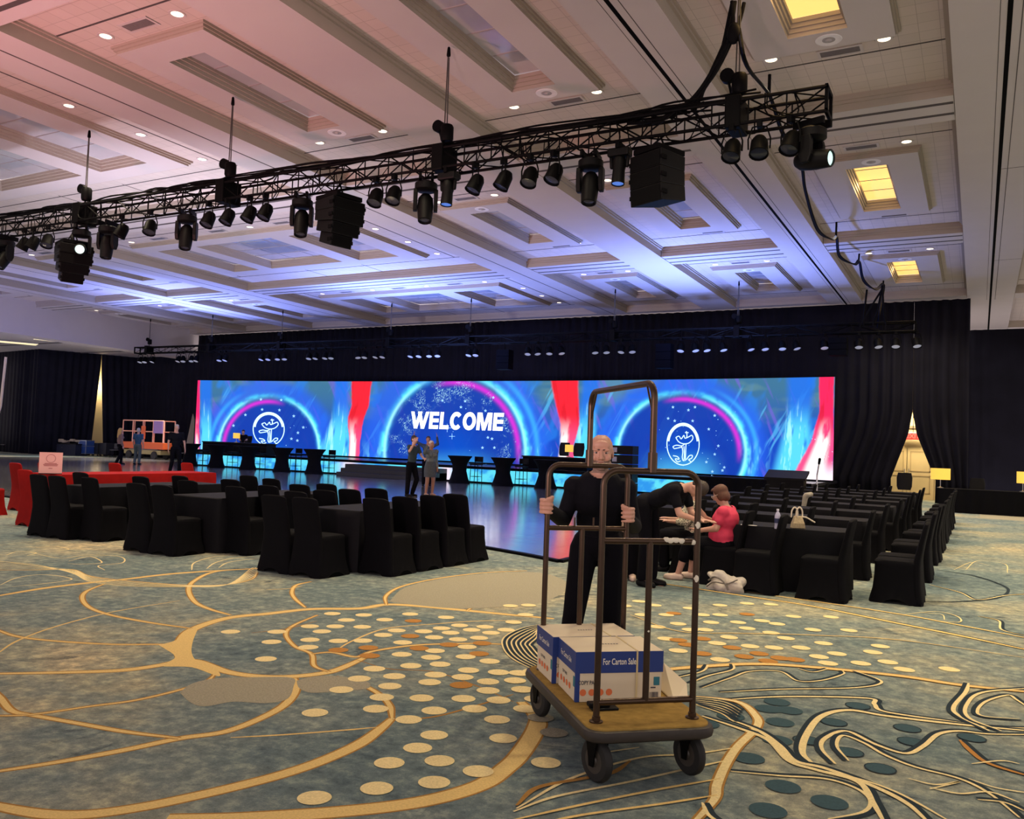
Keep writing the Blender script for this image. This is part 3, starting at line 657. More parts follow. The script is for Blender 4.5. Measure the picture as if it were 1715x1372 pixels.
lay((.16, .10, .62), ss(.60, .74, fbm((px-py*.4)/9, py/70, 13))*.55)
lay((.10, .50, .85), ss(.66, .76, fbm((px+py*.55)/10, py/80, 33))*.55*ss(640, 665, py))
for cx, cy, rx, ry, side in [(450, 752, 84, 88, -1), (762, 756, 118, 128, 1), (1142, 757, 107, 98, 1)]:
    dx, dy = (px-cx)/rx, (py-cy)/ry; r = np.hypot(dx, dy); an = np.arctan2(-dy, dx)
    upper = ss(-.35, .15, np.sin(an))
    lay((.006, .040, .36), ss(1.02, .9, r)*.95)
    lay((.02, .11, .75), ss(1.45, 1.2, r)*ss(.95, 1.05, r)*.75)
    lay((.0, .09, .60), ss(.6, 0, r)*.55)
    ring_ = np.exp(-((r-1.02)/.045)**2)*(.45+.9*ss(.35,.65,fbm(an*6, r*9, 17)))
    lay((.08, .66, .90), ring_*np.clip(.35+.65*np.abs(np.cos(an)), 0, 1))
    lay((.35, .86, .98), np.exp(-((r-1.0)/.022)**2)*ss(.2, .9, np.abs(np.cos(an)))*.8)
    lay((.05, .42, .88), np.exp(-((r-1.17)/.04)**2)*ss(.3, .9, side*np.cos(an))*.7)
    lay((.62, .03, .62), np.exp(-((r-.90)/.035)**2)*ss(.0, .35, np.cos(an-(PI*.27 if side > 0 else PI*.72))-.45)*.95)
    lay((.10, .62, .88), ss(cy-10, cy+40, py)*ss(.75, .2, np.abs(dx))*.55)
    lay((.20, .75, .92), ss(.55, .75, fbm(px/7, py/26, 21))*ss(cy-30, cy+20, py)*ss(1.5, 1.05, r)*ss(.85, 1.1, r)*.7)
# glitter dust round the middle arch
dust = ss(.62, .8, hash_noise(px*1.3, py*1.3, 41))*ss(.5, .7, fbm(px/16, py/16, 44))
rm = np.hypot((px-762)/118, (py-752)/122)
lay((.45, .85, .95), dust*np.exp(-((rm-.80)/.13)**2)*.9)
def flame(c, w, colr, hot, y0=635):
    # c,w: centre and half width as functions of py
    cc = np.interp(py, *c); ww = np.interp(py, *w); wob = (fbm(py/14, px*0+3.7, 55)-.5)*8
    d = np.abs(px-cc-wob*.4)/ww; a = ss(1.05, .85, d)
    lay(colr, a); stx = fbm((px-cc)/5, py/50, 61)
    lay((.55, .01, .02), a*ss(.5, .7, stx)*.6); lay((.95, .10, .30), a*ss(690, 745, py)*.7)
    lay((.97, .93, .90), ss(.75, .3, np.abs(px-cc+hot*ww)/ww)*ss(695, 745, py)*ss(.3, .55, fbm((px-cc)/6, py/30, 66)+.25*ss(720, 765, py)))
def plume(c, w):
    cc = np.interp(py, *c); ww = np.interp(py, *w); d = np.abs(px-cc)/ww; a = ss(1.1, .5, d)
    lay((.015, .15, .72), a*.85); lay((.10, .66, .88), a*ss(670, 730, py)*ss(.35, .6, fbm((px-cc)/8, py/40, 71)+.2)*.9)
    lay((.40, .88, .95), a*ss(.6, .72, fbm((px-cc)/3, py/45, 75))*ss(660, 720, py)*.8)
plume(([635, 700, 780], [572, 570, 560]), ([635, 700, 780], [13, 16, 36]))
plume(([635, 700, 780], [990, 985, 975]), ([635, 700, 780], [17, 16, 24]))
plume(([635, 700, 810], [1342, 1338, 1325]), ([635, 700, 810], [28, 22, 40]))
plume(([635, 800], [345, 345]), ([635, 800], [12, 9]))
flame(([635, 680, 700, 740, 780], [606, 603, 596, 594, 592]), ([635, 660, 700, 740, 780], [18, 16, 14, 9, 9]), (.86, .018, .035), .3)
flame(([635, 680, 712, 745, 780], [945, 950, 955, 950, 948]), ([635, 680, 712, 745, 780], [24, 20, 16, 11, 14]), (.86, .018, .035), .5)
flame(([635, 690, 740, 780, 815], [1384, 1384, 1378, 1366, 1358]), ([635, 690, 740, 780, 815], [13, 12, 20, 30, 40]), (.84, .02, .10), .0)
flame(([635, 740, 790], [331, 330, 330]), ([635, 740, 790], [4, 4, 5]), (.80, .02, .14), .0)
lay((.97, .85, .95), ss(768, 800, py)*ss(1345, 1365, px)*.9)
t = thing('led_screen', 'very wide curved blue LED screen showing WELCOME and two round emblems', 'LED screen', (0, 0, 0))
b = MB(); vs = np.stack([X, Y, Z], -1).reshape(-1, 3)
me = bpy.data.meshes.new('display')
idx = np.arange(NV*NU).reshape(NV, NU); q = np.stack([idx[:-1, :-1], idx[:-1, 1:], idx[1:, 1:], idx[1:, :-1]], -1).reshape(-1, 4)
me.vertices.add(NV*NU); me.vertices.foreach_set('co', vs.ravel()); me.loops.add(q.size); me.loops.foreach_set('vertex_index', q.ravel().astype(np.int32))
me.polygons.add(len(q)); me.polygons.foreach_set('loop_start', (np.arange(len(q))*4).astype(np.int32)); me.update(calc_edges=True)
ca = me.color_attributes.new('content', 'FLOAT_COLOR', 'POINT'); cc_ = np.ones((NV*NU, 4), np.float32); cc_[:, :3] = np.clip(img, 0, 1).reshape(-1, 3); ca.data.foreach_set('color', cc_.ravel())
me.materials.append(attr_emit('screen_picture', 1.3)); ob = bpy.data.objects.new('display', me); COL.objects.link(ob); ob.parent = t
fr = MB(); N = 60
R1 = [[(*scr(k/N), ZS0-.05), (scr(k/N)[0], scr(k/N)[1]+.22, ZS0-.05), (scr(k/N)[0], scr(k/N)[1]+.22, ZS1+.04), (scr(k/N)[0], scr(k/N)[1]+.012, ZS1+.04), (scr(k/N)[0], scr(k/N)[1]+.012, ZS0)] for k in range(N+1)]
fr.loft(R1); fr.build('cabinet', black_metal, t)
white_led = mat('screen_white', (.8,.85,.9), .5, emit=(.95, .98, 1.0), es=1.3, noise=.01)
cyan_led = mat('screen_cyan', (.5,.8,.9), .5, emit=(.62, .93, 1.0), es=1.15, noise=.01)
star_led = mat('screen_star', (.4,.7,.9), .5, emit=(.30, .62, .95), es=1.0, noise=.01)
def on_scr(x, y, off=.02):
    lo, hi = 0, 1
    for _ in range(40):
        mmid = (lo+hi)/2; sx_, sy_ = scr(mmid)
        if proj((sx_, sy_, 2.5))[0] < x: lo = mmid
        else: hi = mmid
    sx_, sy_ = scr(lo); return ony(x, y, sy_-off)
o = on_scr(763, 705); sc_ = abs(on_scr(840, 705).x-on_scr(685, 705).x)
hh = abs(on_scr(763, 690).z-on_scr(763, 719).z)
wl = MB(); PEN = [0.0]; TOTAL = 7.17
def lp(x, y):        # letter space: x along the word, y 0..1
    return (o.x+(x/TOTAL-.5)*sc_+.06*(y-.5)*hh, o.y-.012, o.z+(y-.5)*hh)
def poly(pts): wl.add([lp(PEN[0]+x, y) for x, y in pts], [tuple(range(len(pts)))])
T_ = .27
def L_E():
    poly([(0,0),(T_,0),(T_,1),(0,1)]); [poly([(T_,y),(.74,y),(.74,y+.22),(T_,y+.22)]) for y in (0,.39,.78)]; PEN[0] += .84
def L_L():
    poly([(0,0),(T_,0),(T_,1),(0,1)]); poly([(T_,0),(.72,0),(.72,.23),(T_,.23)]); PEN[0] += .79
def L_O(a0=0, a1=360, w_=1.0, adv=1.07):
    N = 30
    for k in range(N):
        a, b2 = [math.radians(a0+(a1-a0)*q/N) for q in (k, k+1)]
        poly([(w_/2+w_/2*math.cos(a), .5+.52*math.sin(a)), (w_/2+w_/2*math.cos(b2), .5+.52*math.sin(b2)), (w_/2+(w_/2-T_)*math.cos(b2), .5+.28*math.sin(b2)), (w_/2+(w_/2-T_)*math.cos(a), .5+.28*math.sin(a))])
    PEN[0] += adv
def L_W():
    for x0_, x1_ in ((0,.33),(.66,.33),(.56,.89),(1.22,.89)): poly([(x0_,1),(x0_+.27,1),(x1_+.27,0),(x1_,0)] if True else [])
    PEN[0] += 1.53
def L_M():
    poly([(0,0),(.25,0),(.25,1),(0,1)]); poly([(.87,0),(1.12,0),(1.12,1),(.87,1)])
    poly([(.10,1),(.36,1),(.68,0),(.44,0)]); poly([(.76,1),(1.02,1),(.68,0),(.44,0)]); PEN[0] += 1.22
for fn in (L_W, L_E, L_L, lambda: L_O(42, 318, .96, .99), L_O, L_M, L_E):
    wl = MB(); fn(); wl.build('welcome_letter', white_led, t)
def flat_ribbon(mb, pts, wpx, off=.03):
    C = crom([(x, y, 0) for x, y in pts], 5) if len(pts) > 2 else [Vector((x, y, 0)) for x, y in pts]; L = []; R = []
    for i, p in enumerate(C):
        tt = C[min(i+1, len(C)-1)]-C[max(i-1, 0)]
        if tt.length < 1e-6: tt = Vector((1, 0, 0))
        tt.normalize(); nq = Vector((-tt.y, tt.x, 0))*wpx/2
        L.append(on_scr(p.x+nq.x, p.y+nq.y, off)); R.append(on_scr(p.x-nq.x, p.y-nq.y, off))
    n = len(C); mb.add([tuple(v) for v in L+R], [(i, i+1, n+i+1, n+i) for i in range(n-1)])
for cx, cy, rx, ry in [(450, 719, 26, 28), (1144, 744, 27, 35)]:
    eb = MB()
    K = lambda a, k=1.0: (cx+rx*k*math.cos(a), cy+ry*k*math.sin(a))
    flat_ribbon(eb, [K(2*PI*i/40) for i in range(41)], 1.6)
    flat_ribbon(eb, [K(PI+.15+(PI-.3)*i/24, .93) for i in range(25)], 4.2)
    g = lambda pts: [(cx+rx*x, cy+ry*y) for x, y in pts]
    for pts in [[(-.45,-.32),(-.25,-.38),(-.12,-.25),(.05,-.42),(.12,-.28),(.35,-.35),(.55,-.42),(.60,-.25),(.35,-.05),(0,-.02),(-.28,-.12),(-.45,-.32)],
                [(.2,-.62),(.24,-.45),(.22,-.30)], [(.12,-.55),(.34,-.55)],
                [(-.55,.22),(-.62,.12),(-.40,.05),(-.1,.08),(.1,.0)], [(-.55,.22),(-.3,.18),(-.05,.14)],
                [(-.08,.08),(-.02,.35),(-.05,.62),(.0,.80)], [(.18,0),(.16,.4),(.14,.8)], [(.05,.1),(.08,.5),(.05,.82)],
                [(-.62,.55),(-.35,.60),(-.25,.72),(-.48,.70),(-.35,.85),(-.15,.80)], [(.2,.75),(.4,.55),(.58,.55),(.52,.68),(.35,.74),(.48,.84)]]:
        flat_ribbon(eb, g(pts), 1.5)
    eb.build('emblem', cyan_led, t)
sb = MB()
def star(x, y, r):
    pts = [on_scr(x+r*(1 if k % 2 == 0 else .42)*math.sin(PI*k/5), y-r*(1 if k % 2 == 0 else .42)*math.cos(PI*k/5), .03) for k in range(10)]
    sb.add([tuple(p) for p in pts], [tuple(range(10))])
for x, y in [(437,669),(471,670),(439,686),(468,687),(411,695),(391,713),(492,697),(508,716),(499,725),(498,738),(488,735),(741,671),(779,672),(772,682),(826,666),(817,733),(808,750),(824,735),(828,750),(813,688),(1127,682),(1164,682),(1130,705),(1160,705),(1197,696),(1187,719),(1203,747),(1197,761),(1183,774),(1213,783),(1210,788),(1193,790),(1192,798),(1119,701),(1153,687)]: star(x, y, 2.9)
rs = random.Random(5)
for k in range(70):
    cx, cy, rx, ry = rs.choice([(450,735,70,60),(762,720,95,70),(1142,735,90,65),(1375,765,20,30)])
    star(cx+rs.uniform(-rx, rx), cy+rs.uniform(-ry, ry*.9), rs.uniform(.6, 1.1))
for x, y, r in [(749,717,7),(757,731,5)]:
    flat_ribbon(sb, [(x-r, y), (x+r, y)], .7); flat_ribbon(sb, [(x, y-r), (x, y+r)], .7)
sb.build('star_pattern', star_led, t)
# ------------------------------------------------------------------ stage, lit fascia, steps
STY = 30.0; STZ = .70
t = thing('stage', 'long low black stage under the wide screen with glowing blue front', 'stage', (0, 0, 0))
x0, x1 = ony(321, 780, 30.0).x, -4.9
MB().box((x0, STY+.02, STZ-.10), (x1, 36.0, STZ)).build('deck', mat('stage_black', (.012,.012,.02), .28, noise=.3, nscale=3), t)
MB().box((x0+.05, STY+.12, .036), (x1-.05, 35.8, STZ-.10)).build('base', black_metal, t)
NU2, NV2 = 520, 8
fx = np.linspace(x0+.02, x1-.02, NU2); fz = np.linspace(.10, STZ-.10, NV2)
FX, FZ = np.meshgrid(fx, fz); q = np.stack([FX, FX*0+STY, FZ-HC], -1) @ MF.T; fpx = q[..., 0]/q[..., 2]*FOC+IW/2
f = np.zeros((NV2, NU2, 3)); n1 = fbm(fpx/14, FZ*3, 91)
f[:] = (.03, .30, .80); mk = ss(.35, .6, n1)[..., None]; f = f*(1-mk)+np.array((.12, .72, .90))*mk
mk = np.exp(-((fpx-585)/14)**2)[..., None]+np.exp(-((fpx-748)/12)**2)[..., None]; f = f*(1-np.clip(mk, 0, 1))+np.array((.95, .80, .95))*np.clip(mk, 0, 1)
mk = ss(350, 320, fpx)[..., None]*.6; f = f*(1-mk)+np.array((.03, .12, .75))*mk
me = bpy.data.meshes.new('lit_fascia'); idx = np.arange(NV2*NU2).reshape(NV2, NU2); fq = np.stack([idx[:-1, :-1], idx[:-1, 1:], idx[1:, 1:], idx[1:, :-1]], -1).reshape(-1, 4)
me.from_pydata(np.stack([FX, FX*0+STY, FZ], -1).reshape(-1, 3).tolist(), [], fq.tolist())
ca = me.color_attributes.new('content', 'FLOAT_COLOR', 'POINT'); cc_ = np.ones((NV2*NU2, 4), np.float32); cc_[:, :3] = np.clip(f, 0, 1).reshape(-1, 3); ca.data.foreach_set('color', cc_.ravel())
me.materials.append(attr_emit('fascia_picture', 1.1)); ob = bpy.data.objects.new('lit_fascia', me); COL.objects.link(ob); ob.parent = t
MB().box((x0, STY-.02, .036), (x1, STY+.02, .10)).build('kick_rail', black_metal, t); MB().box((x0, STY-.02, STZ-.10), (x1, STY+.03, STZ+.01)).build('lip', black_metal, t)
a = ony(572, 790, 29.2).x; b_ = ony(731, 800, 29.2).x
t = thing('stage_steps', 'black steps leading up to the middle of the stage', 'steps', ((a+b_)/2, 29.3, 0)); hw = (b_-a)/2
for k in range(3):
    MB().box((-hw, -.45+.28*k, .036), (hw, .68, .17+.17*k+.036)).build('step', mat('step_black', (.006,.006,.01), .5, noise=.3), t, bevel=.012)
# cocktail tables with stretch covers and bar stools in front of the glowing stage
ct0 = None; xs = [316, 361, 414, 471, 525, 769, 842, 914]
for i, x in enumerate(xs):
    p = ony(x, 800, 29.1); lab = '%s black spandex cocktail table from the left along the stage front' % ORD[i]
    if ct0 is None:
        ct0 = thing('cocktail_table', lab, 'cocktail table', (p.x, 29.1, DFZ), 0, 'cocktail tables by the stage')
        rr = [(0,.43),(.04,.43),(.2,.36),(.5,.28),(.75,.30),(.95,.40),(1.06,.485),(1.075,.485)]
        rings = []
        for z, r in rr: rings.append([(r*math.cos(a_)*(1+.08*math.cos(4*a_)*(1 if z < .3 else 0)), r*math.sin(a_)*(1+.08*math.cos(4*a_)*(1 if z < .3 else 0)), z) for a_ in [2*PI*j/24 for j in range(24)]])
        o1 = MB().loft(rings).build('stretch_cover', black_cloth, ct0, True); o2 = MB().lathe([(.49,1.075),(.49,1.09),(.001,1.092)], 24).build('top_cover', black_cloth, ct0, True)
        ck = [(o1, []), (o2, [])]
    else: copy_tree(ct0, ck, (p.x, 29.1, DFZ), 0, lab, 'cocktail tables by the stage')
bs0 = None
for i, x in enumerate([338, 388, 434, 494, 550, 797, 873]):
    p = ony(x, 800, 29.6); lab = '%s bar stool from the left in front of the glowing stage edge' % ORD[i]
    if bs0 is None:
        bs0 = thing('bar_stool', lab, 'bar stool', (p.x, 29.6, DFZ), 0, 'bar stools by the stage'); bk = []
        bk.append((MB().box((-.2,-.2,.74), (.2,.2,.79)).build('seat', black_plastic, bs0, bevel=.015), []))
        bk.append((MB().box((-.2,.17,.86), (.2,.20,1.08)).build('backrest', black_plastic, bs0, bevel=.01), []))
        for sx in (-1, 1):
            for sy in (-1, 1):
                bk.append((MB().tube([(sx*.18, sy*.17, .0), (sx*.16, sy*.16, .74)]+([(sx*.16, .185, 1.0)] if sy > 0 else []), .014, 6).build('leg', black_metal, bs0), []))
        bk.append((MB().tube([(-.17,-.165,.28),(.17,-.165,.28),(.17,.165,.28),(-.17,.165,.28),(-.17,-.165,.28)], .010, 6).build('footrest', black_metal, bs0), []))
    else: copy_tree(bs0, bk, (p.x, 29.6, DFZ), 0, lab, 'bar stools by the stage')
# judges' desks on the stage with table lamps
def table_lamp(loc, lab, hs=1.0, w=.22):
    t = thing('table_lamp', lab, 'table lamp', loc)
    MB().lathe([(.10,0),(.10,.015),(.03,.03),(.012,.05),(.012,.30*hs),(.001,.30*hs)], 16).build('base', mat('lamp_steel', (.4,.38,.35), .3, 1, noise=.1), t, True)
    MB().lathe([(w,.27*hs),(w,.27*hs+.36*hs),(w-.01,.27*hs+.36*hs),(w-.01,.27*hs)], 20, cap=False).build('lamp_shade', mat('shade_glow', (.5,.34,.06), .7, emit=(1,.60,.08), es=.85, noise=.05), t, True)
    return t
def desk(x_l, x_r, ytop, yd, lab):
    a = ony(x_l, ytop, yd); c = ony(x_r, ytop, yd); t = thing('judges_desk', lab, 'desk', ((a.x+c.x)/2, yd, STZ)); hw = (c.x-a.x)/2; h = a.z-STZ
    MB().box((-hw, -.35, h-.05), (hw, .4, h)).build('desk_top', black_plastic, t, bevel=.01)
    MB().box((-hw+.05, -.33, 0.002), (hw-.05, -.28, h-.05)).build('front_panel', black_cloth, t)
    for sx in (-1, 1): MB().box((sx*(hw-.08)-.04, -.28, 0.002), (sx*(hw-.08)+.04, .35, h-.05)).build('side_panel', black_plastic, t)
    return t, h
d1, h1 = desk(347, 455, 739, 31.2, 'dark desk on the left of the stage')
d2, h2 = desk(880, 990, 763, 31.2, 'dark desk on the right of the stage behind the man')
p = ony(396, 735, 31.3); table_lamp((p.x, 31.3, STZ+h1), 'small lit table lamp on the left stage desk', .75, .17)
p = ony(953, 760, 31.3); table_lamp((p.x, 31.3, STZ+h2), 'small lit table lamp on the right stage desk', .8, .17)
def office_chair(loc, rz, lab, hb=1.0):
    t = thing('padded_chair', lab, 'chair', loc, rz)
    b = MB()
    pts = []
    for z, w_, d in [(.5,.20,.0),(.6,.24,.02),(.85,.25,.06),(1.0,.21,.09)]:
        pts.append([(w_*math.copysign(abs(math.cos(a))**.6, math.cos(a)), .22+d+.05*math.sin(a), z*hb) for a in [2*PI*j/16 for j in range(16)]])
    MB().loft(pts).build('backrest', black_plastic, t, True)
    MB().box((-.25,-.25,.42), (.25,.24,.50)).build('seat', black_plastic, t, bevel=.03)
    for sx in (-1, 1):
        for sy in (-1, 1): MB().tube([(sx*.2, sy*.2, .42), (sx*.22, sy*.22, 0)], .015, 6).build('leg', black_metal, t)
    return t
p = ony(941, 755, 32.2); office_chair((p.x, 32.2, STZ), 0, 'dark chair back left of the lamp on the right stage desk', 1.12)
p = ony(965, 755, 32.2); office_chair((p.x, 32.2, STZ), 0, 'dark chair back right of the lamp on the right stage desk', 1.12)
# speaker column by the stage
p = ony(1066, 800, 29.9); t = thing('speaker_column', 'tall black speaker stack with pale square grilles behind the man', 'loudspeaker', (p.x, 28.6, DFZ))
for k in range(4):
    bx = MB().box((-.42, -.3, .42+.33*k), (.42, .3, .73+.33*k)).build('cabinet', black_plastic, t, bevel=.01)
    MB().cbox((-.25, -.305, .575+.33*k), (.17, .012, .17)).build('horn', mat('horn_grey', (.35,.36,.4), .5, noise=.1), bx)
MB().box((-.42,-.32,0), (.42,.32,.40)).build('subwoofer', black_plastic, t, bevel=.01)
# skirted tables along the right of the stage, music stand, microphone stand
p0 = ony(1172, 806, 29.3); p1_ = ony(1330, 806, 29.3)
t = thing('skirted_table', 'long black skirted table under the right part of the screen', 'table', ((p0.x+p1_.x)/2, 29.3, DFZ)); hw = (p1_.x-p0.x)/2
MB().box((-hw,-.4,.74), (hw,.4,.78)).build('tabletop', black_plastic, t, bevel=.008)
rg = [[(x_, -.41+.02*math.sin(x_*14), z) for x_ in np.linspace(-hw, hw, 70)] for z in (0, .4, .75)]
MB().loft(rg, cap=False, close=False).build('table_skirt', black_cloth, t, 'all')
MB().box((-hw+.03,-.36,0.003),(hw-.03,.38,.74)).build('frame', black_metal, t)
p0 = ony(1283, 812, 24.0); p1_ = ony(1352, 812, 24.0); t = thing('lectern', 'black slanted desk top standing between the chairs and the screen', 'lectern', ((p0.x+p1_.x)/2, 24.0, 0)); hw = (p1_.x-p0.x)/2
b = MB(); b.add([(-hw,-.3,1.02),(hw,-.3,1.02),(hw,.3,1.22),(-hw,.3,1.22),(-hw,-.3,.96),(hw,-.3,.96),(hw,.3,1.16),(-hw,.3,1.16)], [(0,1,2,3),(7,6,5,4),(0,4,5,1),(1,5,6,2),(2,6,7,3),(3,7,4,0)]); b.build('slanted_top', black_plastic, t)
MB().box((-hw+.06,-.22,.0), (hw-.06,.22,1.0)).build('body', black_plastic, t)
p = ony(1368, 812, 23.0); t = thing('microphone_stand', 'thin pale microphone stand in front of the screen corner', 'microphone stand', (p.x, 23.0, 0))
MB().lathe([(.14,0),(.14,.02),(.02,.035),(.001,.04)], 16).build('base', black_metal, t, True)
MB().tube([(0,0,.03),(0,0,1.15),(.05,-.05,1.45)], .02, 8).build('pole', mat('pale_metal', (.7,.7,.75), .35, .5, noise=.05), t)
MB().cap((.05,-.05,1.45), (.07,-.08,1.56), .03, .035).build('microphone', black_metal, t)
# warm strip lights under the low ceiling at the far left
for i, (pa, pb_, wdt, lab) in enumerate([((-6, 571), (62, 577), 1.0, 'cream lit strip in the low ceiling at the left frame edge'), ((62, 567), (176, 580), .9, 'long cream lit strip in the low ceiling above the left curtain'), ((158, 577.5), (226, 584.5), .8, 'cream lit strip in the low ceiling next to the end of the stage truss')]):
    zl_ = ceil_z(-47, 31, 6.98)-.03; A_, B_ = onz(*pa, zl_), onz(*pb_, zl_); t = thing('strip_light', lab, 'ceiling light', (A_.x, A_.y, zl_-.03)); d = B_-A_; d.z = 0; nn = Vector((-d.y, d.x, 0)).normalized()*wdt/2
    b = MB(); vs = [nn*-1, d-nn, d+nn, nn]; b.add([tuple(v) for v in vs]+[tuple(v+Vector((0,0,.04))) for v in vs], [(0,1,2,3),(7,6,5,4),(0,4,5,1),(1,5,6,2),(2,6,7,3),(3,7,4,0)])
    b.build('diffuser', mat('strip_glow', (.9,.8,.55), .5, emit=(1.0,.82,.46), es=1.0, noise=.05), t)
    vs = [nn*-1.12, d-nn*1.12, d+nn*1.12, nn*1.12]; b = MB(); b.add([tuple(v+Vector((0,0,.012))) for v in vs]+[tuple(v+Vector((0,0,.045))) for v in vs], [(0,1,2,3),(7,6,5,4),(0,4,5,1),(1,5,6,2),(2,6,7,3),(3,7,4,0)]); b.build('frame', white_paint, t)
# ------------------------------------------------------------------ lighting trusses
def make_truss(name, lab, x0, x1, y, z0, z1, step=.5, r=.026):
    xc = (x0+x1)/2; t = thing(name, lab, 'lighting truss', (xc, y, (z0+z1)/2)); hz = (z1-z0)/2-r; hy = .19; L = (x1-x0)/2
    for sy in (-1, 1):
        for sz in (-1, 1): MB().tube([(-L, sy*hy, sz*hz), (L, sy*hy, sz*hz)], r, 8).build('chord', black_metal, t, True)
    lac = MB(); n = int((x1-x0)/step)
    for i in range(n):
        a = -L+(x1-x0)*i/n; b = -L+(x1-x0)*(i+1)/n; f = i % 2
        for sy in (-1, 1): lac.tube([(a, sy*hy, hz if f else -hz), (b, sy*hy, -hz if f else hz)], r*.5, 5)
        for sz in (-1, 1): lac.tube([(a, hy if f else -hy, sz*hz), (b, -hy if f else hy, sz*hz)], r*.45, 5)
        for sy in (-1, 1): lac.tube([(a, sy*hy, -hz), (a, sy*hy, hz)], r*.45, 5)
    lac.build('lacing', black_metal, t)
    for sx in (-1, 1):
        e = MB()
        for q in [(-.21,-hz-.03,.21,-hz+.03),(-.21,hz-.03,.21,hz+.03),(-.21,-hz,-.15,hz),(.15,-hz,.21,hz)]: e.box((sx*L-.02, q[0], q[1]), (sx*L+.02, q[2], q[3]))
        e.build('end_frame', black_metal, t)
    return t
FY = 11.7; FZ0, FZ1 = 6.10, 6.48
ft = make_truss('lighting_truss', 'long black box truss hung across the front of the room', -24.5, -1.80, FY, FZ0, FZ1)
cb = MB(); rs = random.Random(3)
for k in range(9):
    P = []; xx = -24.3
    while xx < -2.6:
        P.append((xx+13.15, rs.uniform(-.16, .16), .20+rs.uniform(-.01, .05)+.012*k)); xx += rs.uniform(.5, 1.4)
    cb.tube(crom(P, 4), .016, 5)
for k in range(46):
    xx = rs.uniform(-24, -2.5); yy = rs.choice((-.2, .2))
    cb.tube(crom([(xx+13.15, yy, .2), (xx+13.2, yy*1.2, -.02-rs.uniform(0, .1)), (xx+13.15+rs.uniform(.1,.5), yy, -.16), (xx+13.2+rs.uniform(.2,.7), yy, .18)], 4), .010, 4)
cb.build('cable_run', black_metal, ft)
# par cans
def par_parts(t, lens_m, sc=1.0):
    k = []
    def S(*v): return tuple(q*sc for q in v)
    a = MB().lathe([(.0,-.17*sc),(.07*sc,-.165*sc),(.105*sc,-.10*sc),(.115*sc,.06*sc),(.122*sc,.10*sc),(.112*sc,.10*sc),(.105*sc,.07*sc),(.001,.07*sc)], 16, (0,0,-.30*sc), (0,-.45,-1)).build('body', black_metal, t, True); k.append((a, []))
    b = MB().lathe([(.104*sc,.072*sc),(.104*sc,.078*sc),(.001,.085*sc)], 16, (0,0,-.30*sc), (0,-.45,-1)).build('lens', lens_m, t, True); k.append((b, []))
    for s_ in (-1, 1):
        c = MB().tube([S(s_*.13,0,-.31), S(s_*.135,0,-.18), S(s_*.085,0,-.03), S(0,0,-.02)], .011*sc, 6).build('yoke', black_metal, t); k.append((c, []))
    d = MB().cbox((0,0,.005), (.07*sc,.10*sc,.09*sc)).build('clamp', black_metal, t, bevel=.01); k.append((d, []))
    return k
lens_dark = mat('lens_dark', (.02,.025,.04), .1, noise=.1); lens_pale = mat('lens_pale', (.35,.36,.42), .25, emit=(.55,.58,.75), es=.28, noise=.2, nscale=8)
lens_blue = mat('lens_blue', (.05,.1,.3), .2, emit=(.10,.25,.85), es=.7, noise=.1); lens_white = mat('lens_white', (.6,.75,.7), .2, emit=(.62,.92,.86), es=.9, noise=.05)
p0 = None
for i, (x, y) in enumerate([(54,402),(69,400),(94,388),(217,378),(265,371),(362,358),(394,355),(430,350),(457,346),(641,322),(671,319),(806,302),(853,295),(897,288),(937,285),(1232,241),(1277,235),(1329,222)]):
    q = ony(x, y, FY); lab = '%s small par can from the left under the front truss' % ORD[i]; loc = (q.x, FY-.19, FZ0-.03); rz = rs.uniform(-.9, .9)
    if p0 is None: p0 = thing('par_can', lab, 'stage light', loc, rz, 'par cans on the front truss'); pk = par_parts(p0, lens_dark, 1.08)
    else: copy_tree(p0, pk, loc, rz, lab, 'par cans on the front truss')
# moving heads
def moving_head(t, tilt, lens):
    k = []
    k.append((MB().lathe([(.001,-.16),(.15,-.16),(.19,-.13),(.19,-.03),(.15,0),(.001,0)], 20).build('base', black_plastic, t, True), []))
    for s_ in (-1, 1):
        k.append((MB().loft([[(s_*(.17+dx), dy*w_, z) for dx, dy in ((-.035,-1),(.035,-1),(.035,1),(-.035,1))] for z, w_ in ((-.13,.07),(-.2,.09),(-.40,.09),(-.50,.05))]).build('arm', black_plastic, t, bevel=.012), []))
        k.append((MB().cbox((s_*.1,0,.05), (.05,.44,.10)).build('clamp', black_metal, t, bevel=.01), []))
    ax = Vector((0, -math.sin(tilt), -math.cos(tilt)))
    h = MB().lathe([(.001,-.22),(.08,-.22),(.125,-.15),(.135,0),(.125,.16),(.115,.27),(.10,.28),(.095,.24),(.001,.24)], 20, (0,0,-.42), ax).build('head', black_plastic, t, True)
    l = MB().lathe([(.094,.245),(.094,.25),(.001,.262)], 18, (0,0,-.42), ax).build('lens', lens, h, True)
    k.append((h, [l])); return k
mh = [(10,410,'leftmost moving head light at the frame edge',.5,lens_dark,0),(313,375,'moving head light left of the group of four par cans',.25,lens_dark,.6),(506,350,'moving head light just left of the middle speaker cluster',.3,lens_dark,.6),(713,330,'moving head light beneath the middle chain hoist',.3,lens_dark,.6),(989,290,'moving head light left of the boxy right speaker',.25,lens_dark,.2),(1360,235,'moving head light turned sideways at the right end of the truss',1.45,lens_white,1.25),(137,385,'moving head light with bright lens above the left speaker cluster',1.35,lens_white,.9),(181,383,'short moving head light right of the left speaker cluster',.1,lens_dark,.3)]
for x, y, lab, tilt, ln, rz in mh:
    q = ony(x, y, FY); t = thing('moving_head_light', lab+' on the front truss', 'stage light', (q.x, FY-.0, FZ0-.12), rz, 'moving heads on the front truss'); moving_head(t, tilt, ln)
